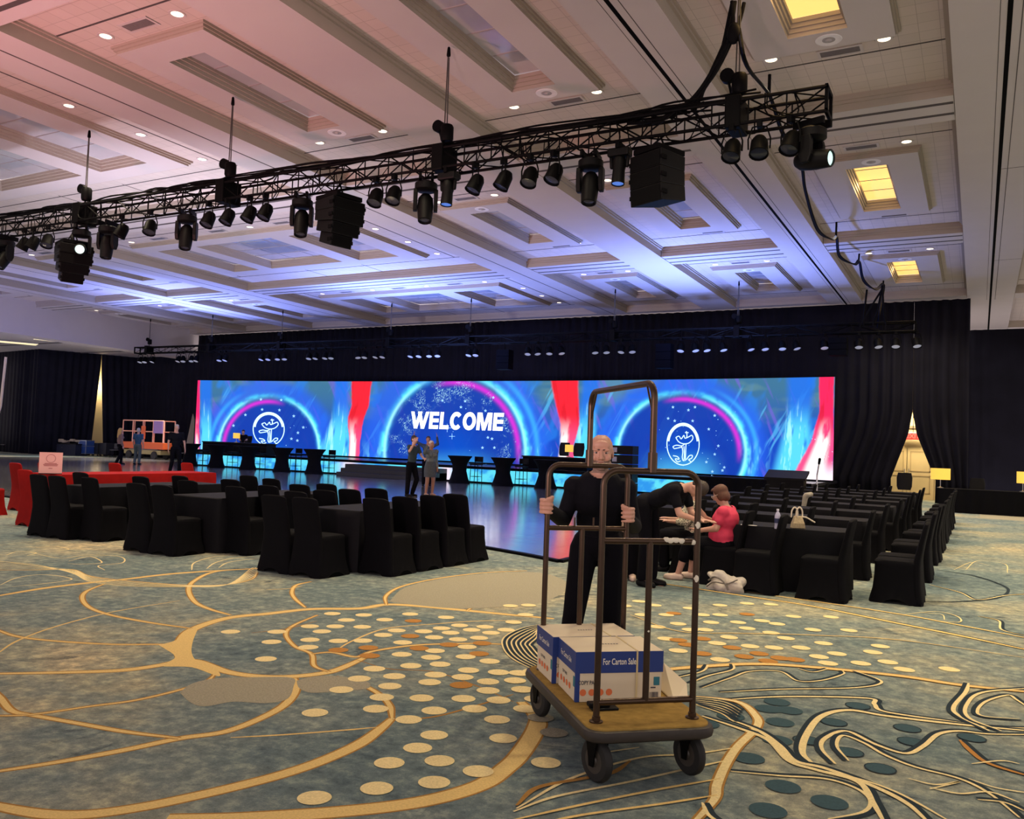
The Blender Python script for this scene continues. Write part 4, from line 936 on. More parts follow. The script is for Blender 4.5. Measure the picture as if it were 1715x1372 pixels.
for x, lab in ((757, 'slim spotlight with blue lens right of the middle chain hoist'), (1041, 'slim spotlight with blue lens left of the right speaker box')):
    q = ony(x, 300, FY); t = thing('spotlight', lab, 'stage light', (q.x, FY-.1, FZ0-.02), 0, 'slim spotlights on the front truss')
    MB().cbox((0,0,-.10), (.34,.2,.13)).build('base', black_plastic, t, bevel=.03); MB().cbox((0,.1,.0), (.06,.44,.10)).build('clamp', black_metal, t)
    for s_ in (-1, 1): MB().cap((s_*.13,0,-.15), (s_*.12,0,-.30), .03, .03).build('arm', black_plastic, t, True)
    MB().lathe([(.001,-.08),(.07,-.08),(.10,0),(.10,.10),(.09,.14),(.10,.36),(.09,.36),(.085,.33),(.001,.33)], 18, (0,0,-.22), (0,-.12,-1)).build('barrel', black_plastic, t, True)
    MB().lathe([(.085,.331),(.085,.345),(.001,.35)], 16, (0,0,-.22), (0,-.12,-1)).build('lens', lens_blue, t, True)
# speaker clusters
def line_array(x, y, lab, n, rz, w_, d_, hbox, curl, zt_, shrink=(1,1,1,1)):
    q = ony(x, y, FY); t = thing('speaker_cluster', lab, 'loudspeaker', (q.x, FY, zt_), rz, 'speaker clusters under the front truss')
    MB().box((-w_/2*.8,-d_/2,-.03), (w_/2*.8,d_/2,.05)).build('rigging_frame', black_metal, t, bevel=.01)
    pos = Vector((0,0,-.04)); ang = 0.0; W0, D0 = w_, d_
    for k in range(n):
        R = Matrix.Rotation(ang, 3, 'X'); M = Matrix.Translation(pos) @ R.to_4x4()
        b = MB(); w_ = W0*shrink[k]; d_ = D0*shrink[k]; f0, f1 = -d_/2, d_/2; hb = max(.06, hbox-d_*curl)
        vs = [(-w_/2,f0,-hbox),(w_/2,f0,-hbox),(w_/2*.82,f1,-hb),(-w_/2*.82,f1,-hb),(-w_/2,f0,0),(w_/2,f0,0),(w_/2*.82,f1,0),(-w_/2*.82,f1,0)]
        b.add([tuple(M @ Vector(v)) for v in vs], [(0,3,2,1),(4,5,6,7),(0,1,5,4),(1,2,6,5),(2,3,7,6),(3,0,4,7)])
        c = b.build('cabinet', black_plastic, t, bevel=.012)
        g = MB(); g.add([tuple(M @ Vector(v)) for v in [(-w_/2+.03,f0-.006,-hbox+.02),(w_/2-.03,f0-.006,-hbox+.02),(w_/2-.03,f0-.006,-.02),(-w_/2+.03,f0-.006,-.02),(-w_/2+.03,f0+.002,-hbox+.02),(w_/2-.03,f0+.002,-hbox+.02),(w_/2-.03,f0+.002,-.02),(-w_/2+.03,f0+.002,-.02)]], [(0,1,2,3),(7,6,5,4),(0,4,5,1),(1,5,6,2),(2,6,7,3),(3,7,4,0)])
        g.build('grille', mat('grille_black', (.003,.003,.0035), .8, noise=.5, nscale=120, spec=.08), c)
        for s_ in (-1, 1): MB().cbox(tuple(M @ Vector((s_*(w_/2-.01), f0+.05, -hbox/2))), (.05,.10,.06)).build('rigging_pin', black_metal, c)
        pos = M @ Vector((0, 0, -(hbox+hb)/2)); ang += curl
    for s_ in (-1, 1): MB().tube([(s_*.12,0,.04), (0,0,.30), (0,0,FZ0-zt_+.1)], .014, 6).build('sling', black_metal, t)
    return t
line_array(1103, 285, 'boxy black speaker cluster under the right part of the front truss', 3, -.42, .62, .56, .245, .06, 5.92)
line_array(566, 375, 'curved black speaker cluster under the middle of the front truss', 4, 1.35, .70, .62, .215, .075, 5.88, (1, .98, .86, .66))
line_array(121, 425, 'curved black speaker cluster under the left part of the front truss', 4, 1.25, .70, .62, .215, .075, 5.68, (1, .98, .86, .66))
# chain hoists up to the ceiling
def hoist(x, y, top, yy, zt_, lab, sc=1.0):
    q = ony(x, y, yy); t = thing('chain_hoist', lab, 'chain hoist', (q.x, yy, zt_))
    MB().lathe([(.001,.02),(.09,.02),(.11,.06),(.11,.26),(.09,.30),(.001,.30)], 14, (.03,0,.12*sc), None).build('motor', black_metal, t, True)
    MB().lathe([(.06,-.05),(.10,-.05),(.10,.05),(.06,.05)], 14, (-.14,0,.42), (0,1,0)).build('chain_bag', black_metal, t, True)
    MB().tube([(-.14,0,.42),(-.10,.05,.2),(0,0,.08)], .02, 6).build('hook_cable', black_metal, t)
    zc = ceil_z(q.x, yy, ZP)-zt_-.03
    for dx in (-.025, .025): MB().tube([(dx,0,.4), (dx*.4,0,zc-.12)], .011, 6).build('chain', mat('chain_grey', (.10,.095,.09), .4, .7, noise=.2), t)
    MB().cap((0,0,zc-.14), (0,0,zc-.02), .035, .025).build('ceiling_hook', black_metal, t, True)
    MB().box((-.11,-.235,-.40), (.11,.235,.05)).build('truss_bracket', black_metal, t, bevel=.02)
    return t
for x, lab in ((148, 'leftmost chain hoist lifting the front truss'), (386, 'second chain hoist from the left on the front truss'), (745, 'middle chain hoist on the front truss above the screen'), (1232, 'right chain hoist on the front truss below the cable bundle')):
    hoist(x, 250, None, FY, FZ1+.0, lab)
# cables hanging from the ceiling to the truss and along to the stage
cab_m = mat('cable_black', (.003,.003,.004), .7, noise=.3, spec=.08); cab_b = mat('cable_blue', (.004,.010,.05), .7, noise=.3, spec=.08)
def P11(x, y, yy=FY): return ony(x, y, yy)
cbm = MB()
for k, pts in enumerate([[(1226,2),(1226,52),(1195,115),(1160,165),(1115,195),(1080,203)],[(1228,2),(1223,60),(1190,130),(1150,178),(1090,202),(1050,206)],[(1230,0),(1220,50),(1180,140),(1165,170),(1105,200),(1090,205)],[(1224,4),(1205,90),(1185,130),(1172,158),(1160,185)],[(1244,0),(1238,25),(1228,52),(1200,110),(1170,150),(1120,196)]]):
    cbm.tube([tuple(P11(*p)+Vector((0, .02*k, 0))) for p in [(q.x, q.y) for q in crom([(a, b, 0) for a, b in pts], 5)]], .028, 6)
tag(cbm.build('cable_bundle', cab_m, None, True), 'black cable bundle sweeping down from the ceiling onto the front truss', 'cable')
tag(MB().ell(P11(1229, 56), (.10,.07,.16)).build('cable_tie', cab_m, None, True), 'black knot where the hanging cables split above the front truss', 'cable tie')
def along(pts):   # pixel x, y and the depth Y
    return [tuple(v) for v in crom([ony(x, y, yy) for x, y, yy in pts], 6)]
cbm = MB()
def hang_y(x, y):
    d = MC.T @ np.array([(x-IW/2)/FOC, (y-IH/2)/FOC, 1.0]); P = C0+d*(ZC-HC)/d[2]; return CT(P)[1]
base = [(1236,50,11.7),(1250,110,11.9),(1288,160,hang_y(1289,125)),(1310,225,16.5),(1340,272,18),(1348,320,20),(1368,385,22.5),(1392,400,24.5),(1400,396,hang_y(1401,372)),(1405,430,27),(1430,442,28.5),(1438,437,hang_y(1439,425)),(1445,470,30.5),(1465,484,31.6),(1479,476,hang_y(1480,464)),(1472,520,32.0),(1468,548,31.9)]
for k in range(3):
    cbm.tube(along([(x+k*1.2, y+k*.8*(1 if i % 3 else -1), yy) for i, (x, y, yy) in enumerate(base)]), .024, 6, mi=0 if k != 1 else 1)
tag(cbm.build('cable_bundle', [cab_m, cab_b], None, True), 'blue and black cable loop running from the front truss back to the stage truss', 'cable')
hk = [(1289,125,160,0),(1401,372,402,0),(1439,425,440,0),(1480,464,482,0)]
for i, (x, ya, yb, yy) in enumerate(hk):
    yy = hang_y(x, ya); a = ony(x, ya, yy); b = ony(x-1, yb, yy); zc = a.z+.04
    tag(MB().tube([(a.x, yy, zc), tuple(a), tuple(b)], .030, 6).build('cable_hanger', cab_m, None, True), '%s ceiling strap from the front holding up the long cable loop' % ORD[i], 'cable hanger', 'straps of the cable loop')
cbm = MB()
for k, pts in enumerate([[(1478,478),(1470,520),(1462,545)],[(1480,480),(1455,520),(1440,548)],[(1452,485),(1448,520),(1446,545)],[(1478,482),(1480,520),(1484,545)]]):
    cbm.tube([tuple(ony(*p, 31.6)) for p in pts], .035, 5)
tag(cbm.build('cable_bundle', cab_m, None, True), 'tangle of black cables dropping onto the right end of the stage truss', 'cable')
# rear truss with a row of par lights
BY = 31.8; BZ0, BZ1 = 5.95, 6.33
make_truss('lighting_truss', 'dark box truss hung above the wide screen at the stage', -41.45, -1.92, BY, BZ0, BZ1, 1.0, .03)
for i, x in enumerate((1236, 1029, 788, 655, 473, 356, 252)): hoist(x, 540, None, BY, BZ1, '%s chain hoist from the right on the rear truss over the stage' % ORD[i])
lx = [241.5,249,262,305,313,327,335,373.7,383.5,444,455,470.5,482,523,534,550,560,604.7,616,634.5,646,693,706.6,723.6,737.6,790,801,888,904,924,944,1000,1019,1044,1062,1143,1167,1186,1213.5,1259,1283,1312,1335.5,1382,1382+57.5,1471.8,1501,1536]
p0 = None
for i, x in enumerate(lx):
    q = ony(x, 575, BY); lab = '%s round par light from the left under the rear stage truss' % ORD[i]; loc = (q.x, BY-.19, BZ0-.03); rz = rs.uniform(-.5, .5)+.45
    if p0 is None: p0 = thing('par_light', lab, 'stage light', loc, rz, 'par lights on the rear truss'); pk = par_parts(p0, lens_pale, 1.25)
    else: copy_tree(p0, pk, loc, rz, lab, 'par lights on the rear truss')
for i, (x0_, y0_, y1_) in enumerate([(1405,567,597),(1115,577,618),(848,587,620)]):
    q = ony(x0_, y0_, BY); t = thing('hung_speaker', '%s dark speaker box from the right hanging below the rear truss' % ORD[i], 'loudspeaker', (q.x, BY-.1, q.z)); h = q.z-ony(x0_, y1_, BY).z
    for k in range(3): MB().box((-.3,-.22,-h*(k+1)/3+.01), (.3,.22,-h*k/3)).build('cabinet', mat('speaker_navy', (.0012,.0016,.004), .7, noise=.2, spec=.05), t, bevel=.01)
    MB().tube([(0,0,-.02),(0,-.09,BZ0-q.z+.05)], .02, 6).build('sling', black_metal, t)
# ------------------------------------------------------------------ skirted desk at the right with lamps and chairs
t = thing('skirted_table', 'long black skirted desk with lamps in the right corner', 'table', (3.85, 31.2, 0)); hw = 4.95
MB().box((-hw,-.38,.72), (hw,.38,.76)).build('tabletop', black_cloth, t, bevel=.008)
rg = [[(x_, -.39+.018*math.sin(x_*16)*(1.3-z), z) for x_ in np.linspace(-hw, hw, 200)] for z in (0.004, .4, .73)]
MB().loft(rg, cap=False, close=False).build('table_skirt', black_cloth, t, 'all'); MB().box((-hw+.02,-.34,.002),(hw-.02,.36,.72)).build('frame', black_metal, t)
q = ony(1575, 806, 31.2); table_lamp((q.x, 31.2, .76), 'yellow drum shade lamp beside the lit doorway', 1.0, .29)
q = ony(1713, 815, 31.2); table_lamp((q.x, 31.2, .76), 'yellow shade lamp on the skirted desk at the right frame edge', 1.0, .17)
q = ony(1514, 815, 32.4); office_chair((q.x, 32.3, 0), 0, 'black chair back silhouetted against the lit doorway', 1.18)
q = ony(1636, 815, 32.2); office_chair((q.x, 32.2, 0), 0, 'black padded chair behind the skirted desk between two lamps', 1.1)
# ------------------------------------------------------------------ banquet chairs in stretch covers
def chair_meshes():
    # seat and skirt: rings from the floor to the seat, arched between the four feet; chair faces -Y
    n = 40
    def sq(hx, hy, p): 
        out = []
        for j in range(n):
            a = 2*PI*j/n; c, s_ = math.cos(a), math.sin(a); k = (abs(c)**p+abs(s_)**p)**(-1/p); out.append((hx*c*k, hy*s_*k, a))
        return out
    b = MB(); rings = []
    for z, hx, hy, p in [(0,.27,.285,9),(.05,.262,.275,8),(.16,.238,.25,7),(.30,.222,.235,7),(.42,.215,.232,7),(.455,.215,.235,7),(.475,.20,.222,6),(.482,.16,.18,5)]:
        row = []
        for x, y, a in sq(hx, hy, p):
            arch = 0
            if z < .06: arch = .055*max(0, 1-(abs(math.sin(2*a))*1.25)**3)*(1-z/.06)
            row.append((x, y, z+arch))
        rings.append(row)
    b.loft(rings); 
    seat = b.build('seat_cover', black_cloth, None, True)
    b = MB(); rings = []
    for z, w_, d, yc in [(0.03,.262,.05,.235),(.2,.235,.045,.215),(.42,.212,.045,.205),(.50,.205,.04,.215),(.70,.205,.032,.255),(.88,.20,.028,.295),(.915,.19,.024,.303),(.925,.16,.015,.305)]:
        rings.append([(w_*math.copysign(abs(math.cos(a))**.35, math.cos(a)), yc+d*math.copysign(abs(math.sin(a))**.7, math.sin(a)), z+(.012*math.cos(a)**2*-1 if z > .9 else 0)) for a in [2*PI*j/24 for j in range(24)]])
    b.loft(rings); back = b.build('back_cover', black_cloth, None, True)
    return seat, back
ch_seat, ch_back = chair_meshes()
RCH = []
for o in (ch_seat, ch_back): COL.objects.unlink(o)
red_meshes = {}
def chair(loc, rz, lab, grp, red=False):
    t = thing('banquet_chair', lab, 'chair', loc, rz, grp); RCH.append(t)
    for o in (ch_seat, ch_back):
        c = o.copy(); COL.objects.link(c); c.parent = t
        if red:
            if o.name not in red_meshes:
                mm_ = o.data.copy(); mm_.materials.clear(); mm_.materials.append(red_cloth); red_meshes[o.name] = mm_
            c.data = red_meshes[o.name]
    return t
def cloth_table(lab, cx, cy, lx, ly, m, h=.75, name='cloth_table', grp=None):
    t = thing(name, lab, 'table', (cx, cy, 0), 0, grp); hx, hy = lx/2, ly/2
    per = []
    N = int((lx+ly)*2/.09)
    for j in range(N):
        d = (2*lx+2*ly)*j/N
        if d < lx: per.append((-hx+d, -hy, 0, -1, d))
        elif d < lx+ly: per.append((hx, -hy+d-lx, 1, 0, d))
        elif d < 2*lx+ly: per.append((hx-(d-lx-ly), hy, 0, 1, d))
        else: per.append((-hx, hy-(d-2*lx-ly), -1, 0, d))
    rings = [[(x+nx*a*math.sin(d*13+math.sin(d*5)), y+ny*a*math.sin(d*13+math.sin(d*5)), z) for x, y, nx, ny, d in per] for z, a in ((.012,.03),(.3,.022),(.66,.008),(h-.012,0))]
    rings.append([(x*.995, y*.99, h) for x, y, nx, ny, d in per])
    b = MB(); b.loft(rings, cap=False); nn = len(rings)-1; b.add(rings[-1], [tuple(range(len(per)))]); b.build('tablecloth', m, t, True)
    MB().box((-hx+.03,-hy+.03,.70), (hx-.03,hy-.03,h-.015)).build('tabletop', black_plastic, t)
    for sx in (-1, 1):
        for sy in (-1, 1): MB().tube([(sx*(hx-.12), sy*(hy-.1), 0), (sx*(hx-.12), sy*(hy-.1), .7)], .016, 6).build('leg', black_metal, t)
    return t
RROW = [10.98, 13.10, 15.25, 17.40, 19.42, 21.35, 23.22, 25.2]
FR = -PI/2     # chairs on the right face the dance floor: local -Y towards world -X
RD = ['nearest', 'second', 'third', 'fourth', 'fifth', 'sixth', 'seventh', 'farthest']
table_top_black = mat('black_tablecloth', (.0055,.0055,.0075), .75, spec=.14, noise=.3, nscale=8, bump=.1, bscale=30)
for i, yc in enumerate(RROW):
    xl = -2.75 if i == 0 else -5.0
    cloth_table('%s long black clothed table from the camera in the right seating block' % RD[i].capitalize().lower(), (xl-1.35)/2, yc, -1.35-xl, .72, table_top_black, grp='black tables right of the dance floor')
    n = 2 if i == 0 else 5
    for k in range(n):
        chair((-1.52-.79*k+rs.uniform(-.03,.03), yc-.56, 0), FR+rs.uniform(-.05,.05), 'black covered chair, near side of %s right table, %s from right end' % (RD[i], ORD[k]), 'black covered chairs right of the dance floor')
    for k, dy in enumerate((-.14, .40)):
        chair((-.80+rs.uniform(-.02,.02), yc+dy, 0), FR+rs.uniform(-.04,.04), 'black covered chair at right end of %s right table, %s of pair' % (RD[i], ('nearer','farther')[k]), 'black covered chairs right of the dance floor')
# left block: tables run away from the camera, chairs face the stage
FL_ = PI
def lchair(x, y, lab, rz=0): return chair((x, y, 0), FL_+rz, lab, 'black covered chairs left of the cart')
for nm, cx, wd_, y0_, y1_, endx, yb, right, left in [
    ('right', -7.0, .78, 8.3, 10.5, (-7.37,-6.88), 7.72, [(-6.36,8.35),(-6.34,8.92),(-6.31,9.50),(-6.30,10.03)], [(-7.72,8.45),(-7.73,9.0),(-7.72,9.52),(-7.68,10.05)]),
    ('middle', -9.53, .95, 8.35, 10.8, (-9.96,-9.46), 7.82, [(-8.85,8.5),(-8.85,9.1),(-8.86,9.75),(-8.80,10.28)], [(-10.3,8.92),(-10.3,9.75),(-10.25,10.6)]),
    ('left', -12.1, .8, 8.45, 10.9, (-12.33,-11.88), 7.95, [(-11.38,8.1),(-11.42,9.0),(-11.42,9.75),(-11.2,11.0)], [(-12.75,8.9)])]:
    cloth_table('black clothed table in the %s column of the left seating block' % nm, cx, (y0_+y1_)/2, wd_, y1_-y0_, table_top_black, grp='black tables left of the cart')
    for k, x in enumerate(endx): lchair(x, yb+.22, 'black covered chair at near end of the %s left-block table, %s of pair' % (nm, ('left','right')[k]), rs.uniform(-.06,.06))
    for k, (x, y) in enumerate(right): lchair(x, y+.25, 'black covered chair right of %s left-block table, %s from camera' % (nm, ORD[k]), rs.uniform(-.05,.05))
    for k, (x, y) in enumerate(left): lchair(x, y+.25, 'black covered chair left of %s left-block table, %s from camera' % (nm, ORD[k]), rs.uniform(-.05,.05))
# red covered seats and table at the far left
cloth_table('red draped table behind the black chairs at the far left', -15.1, 11.6, .9, 3.6, red_cloth, .78, name='draped_table')
t_ = MB()
for x, y, lab in [(-13.75,8.85,'red covered chair just left of the leftmost black chair'),(-15.3,8.6,'red covered chair with bright seat at the left frame edge'),(-15.9,9.2,'red covered chair at the left frame edge, second one back'),(-16.6,11.0,'red covered chair left of the pink sign, its back turned sideways'),(-16.4,10.3,'red covered chair back close to the left frame edge'),(-16.3,12.4,'red covered chair back right of the pink sign'),(-16.4,14.4,'red covered chair back beyond the middle of the red table')]:
    chair((x, y, 0), FL_+rs.uniform(-.1,.1), lab, 'red covered chairs', True)
p = onx(84, 793, -14.95); SY_ = p.y; t = thing('table_sign', 'pale pink printed sign standing on the red table', 'sign', (p.x, SY_, .781))
sgn = mat('sign_pink', (.72,.38,.34), .6, noise=.03, emit=(.6,.28,.26), es=.12); ink = mat('sign_ink', (.38,.10,.10), .7, noise=.05)
ang = math.atan2(-p.x, SY_); t.rotation_euler = (0,0,ang)
hh = ony(84, 757, SY_).z-.78; ww = .19
MB().box((-ww,-.006,0), (ww,.006,hh)).build('board', sgn, t); MB().box((-ww,-.008,hh-.008), (ww,.008,hh)).build('top_bar', black_metal, t); MB().box((-ww,-.07,.0), (ww,.07,.012)).build('foot', black_metal, t)
b = MB(); N = 24
for k in range(N):
    a0, a1 = 2*PI*k/N, 2*PI*(k+1)/N
    b.quad(*[(r*math.cos(a), -.008, hh*.70+r*math.sin(a)) for r, a in ((.070,a0),(.070,a1),(.078,a1),(.078,a0))])
for z0_, w0_ in ((.38,.10),(.34,.12),(.30,.11),(.20,.03)): b.quad((-w0_,-.008,hh*z0_*1.2),(w0_,-.008,hh*z0_*1.2),(w0_,-.008,hh*z0_*1.2+.012),(-w0_,-.008,hh*z0_*1.2+.012))
b.build('printed_text', ink, t)
# ------------------------------------------------------------------ luggage cart (local x: across, y: from the front hoop to the rear hoop)
CX, CY = -1.771, 4.492
UD = Vector((-.675, .739, 0)).normalized(); CRZ = math.atan2(UD.y, UD.x)-PI/2
cart = thing('luggage_cart', 'bronze tube luggage cart with carpeted deck and two boxes in the foreground', 'luggage cart', (CX, CY, 0), CRZ)
def rrect(hx, hy, r, n=6):
    out = []
    for cx, cy, a0 in ((hx-r,hy-r,0),(-hx+r,hy-r,PI/2),(-hx+r,-hy+r,PI),(hx-r,-hy+r,1.5*PI)):
        for k in range(n+1): a = a0+PI/2*k/n; out.append((cx+r*math.cos(a), cy+r*math.sin(a)))
    return out
def rr_loft(spec, mtl, nm, par):
    return MB().loft([[(x, y, z) for x, y in rrect(hx, hy, r)] for hx, hy, r, z in spec]).build(nm, mtl, par, True)
HXD, HYD = .335, .615
rr_loft([(HXD-.01,HYD-.01,.08,.212),(HXD+.004,HYD+.004,.09,.222),(HXD+.008,HYD+.008,.09,.245),(HXD+.002,HYD+.002,.09,.266),(HXD-.012,HYD-.012,.085,.270)], mat('bumper_rubber', (.022,.015,.010), .55, noise=.4, nscale=25), 'bumper', cart)
rr_loft([(HXD-.013,HYD-.013,.085,.262),(HXD-.015,HYD-.015,.085,.277),(HXD-.022,HYD-.022,.08,.280)], mat('deck_carpet', (.30,.19,.05), .95, noise=.45, nscale=22, bump=.4, bscale=160, spec=.1), 'carpet_deck', cart)
DZ = .280; HX, HY, HT = .256, .4875, 1.515; TR = .0165
def arc(c, r, a0, a1, ax, ay, n=7):
    return [Vector(c)+Vector(ax)*r*math.cos(a0+(a1-a0)*k/n)+Vector(ay)*r*math.sin(a0+(a1-a0)*k/n) for k in range(n+1)]
for sy, nm in ((-1, 'front'), (1, 'rear')):
    y = sy*HY; R = .075
    path = [Vector((-HX, y, DZ-.01)), Vector((-HX, y, .8)), Vector((-HX, y, 1.2))]+arc((-HX+R, y, HT-R), R, PI, PI/2, (1,0,0), (0,0,1))+arc((HX-R, y, HT-R), R, PI/2, 0, (1,0,0), (0,0,1))+[Vector((HX, y, 1.2)), Vector((HX, y, .8)), Vector((HX, y, DZ-.01))]
    h = MB().tube(path, TR, 14).build('hoop', bronze, cart, True)
    zm = 1.165 if sy < 0 else 1.13
    MB().tube([(-HX, y, zm), (HX, y, zm)], .0155, 12).build('cross_rail', bronze, cart, True)
    MB().tube([(-HX, y, .375), (HX, y, .375)], .0155, 12).build('cross_rail', bronze, cart, True)
    MB().tube([(0 if sy < 0 else -.03, y, .375), (0 if sy < 0 else -.03, y, zm)], .0165, 12).build('center_post', bronze, cart, True)
    for sx in (-1, 1): MB().lathe([(.034,DZ-.004),(.034,DZ+.006),(.021,DZ+.010),(.021,DZ+.028),(.017,DZ+.03)], 16, (sx*HX, y, 0)).build('post_flange', bronze, cart, True)
    if sy > 0:
        for xx in (-.08, .04): MB().tube([(xx, y, zm+.01), (xx, y, zm+.065)], .006, 8).build('rail_peg', bronze, cart, True)
    else:
        ch = MB()
        rs = random.Random(9)
        for cx, w_, zz in ((.105, .028, 0), (.135, .03, .002), (.165, .024, -.001), (.085,.018,.004), (.232, .016, -.006)):
            ch.ell((cx, y-.004, zm+.004+zz), (w_, .0165, .0155), None, 10)
        for xx, zz in ((HX, 1.20), (HX, .93)): ch.ell((xx-.002, y-.006, zz+.05), (.014, .0155, .025), None, 8)
        ch.ell((.0, y-.003, .72), (.010, .0165, .014), None, 8)
        ch.build('paint_chip', chip_white, cart, True)
AT = 1.965; R = .085
path = [Vector((0, -HY, HT-.005)), Vector((0, -HY, 1.75))]+arc((0, -HY+R, AT-R), R, PI, PI/2, (0,1,0), (0,0,1))+arc((0, HY-R, AT-R), R, PI/2, 0, (0,1,0), (0,0,1))+[Vector((0, HY, 1.75)), Vector((0, HY, HT-.005))]
MB().tube(path, .0175, 14).build('hanger_arch', bronze, cart, True)
for sy in (-1, 1):
    MB().tube([(0, sy*(HY-.012), 1.80), (0, sy*(HY-.10), AT-.006)], .0055, 8).build('corner_brace', bronze, cart, True)
    MB().lathe([(.024,-.05),(.024,.05)], 14, (0, sy*HY, HT+.045)).build('arch_socket', bronze, cart, True)
rubber = mat('tyre_rubber', (.006,.0055,.005), .7, noise=.3, nscale=30, bump=.1); hubm = mat('hub_grey', (.035,.028,.022), .5, noise=.3, nscale=20)
for (wx, wy, sw) in ((-.255,-.515,.35),(.245,-.49,.30),(-.255,.50,.2),(.25,.50,.25)):
    cst = MB(); ax = Vector((math.cos(sw), math.sin(sw), 0)); fw = Vector((-ax.y, ax.x, 0)); c = Vector((wx, wy, .107)); tr_ = Vector((wx, wy, 0))-fw*-.02
    whl = MB().lathe([(.030,-.022),(.07,-.024),(.095,-.022),(.105,-.012),(.107,0),(.105,.012),(.095,.022),(.07,.024),(.030,.022)], 28, c, ax).build('wheel', rubber, cart, True)
    MB().lathe([(.001,-.030),(.022,-.030),(.028,-.024),(.066,-.0235),(.068,0),(.066,.0235),(.028,.024),(.022,.030),(.001,.030)], 24, c, ax).build('hub', hubm, whl, True)
    f = MB()
    for s_ in (-1, 1):
        a = c+ax*.037*s_; up = Vector((0,0,1))
        f.loft([[tuple(a+fw*dx+up*dz+ax*dd) for dx, dd in ((-w_,-.003),(w_,-.003),(w_,.003),(-w_,.003))] for dz, w_ in ((-.025,.016),(.01,.02),(.10,.04))])
    f.lathe([(.05,.203),(.05,.214)], 18, (wx, wy, 0)); f.build('caster_fork', black_metal, cart)
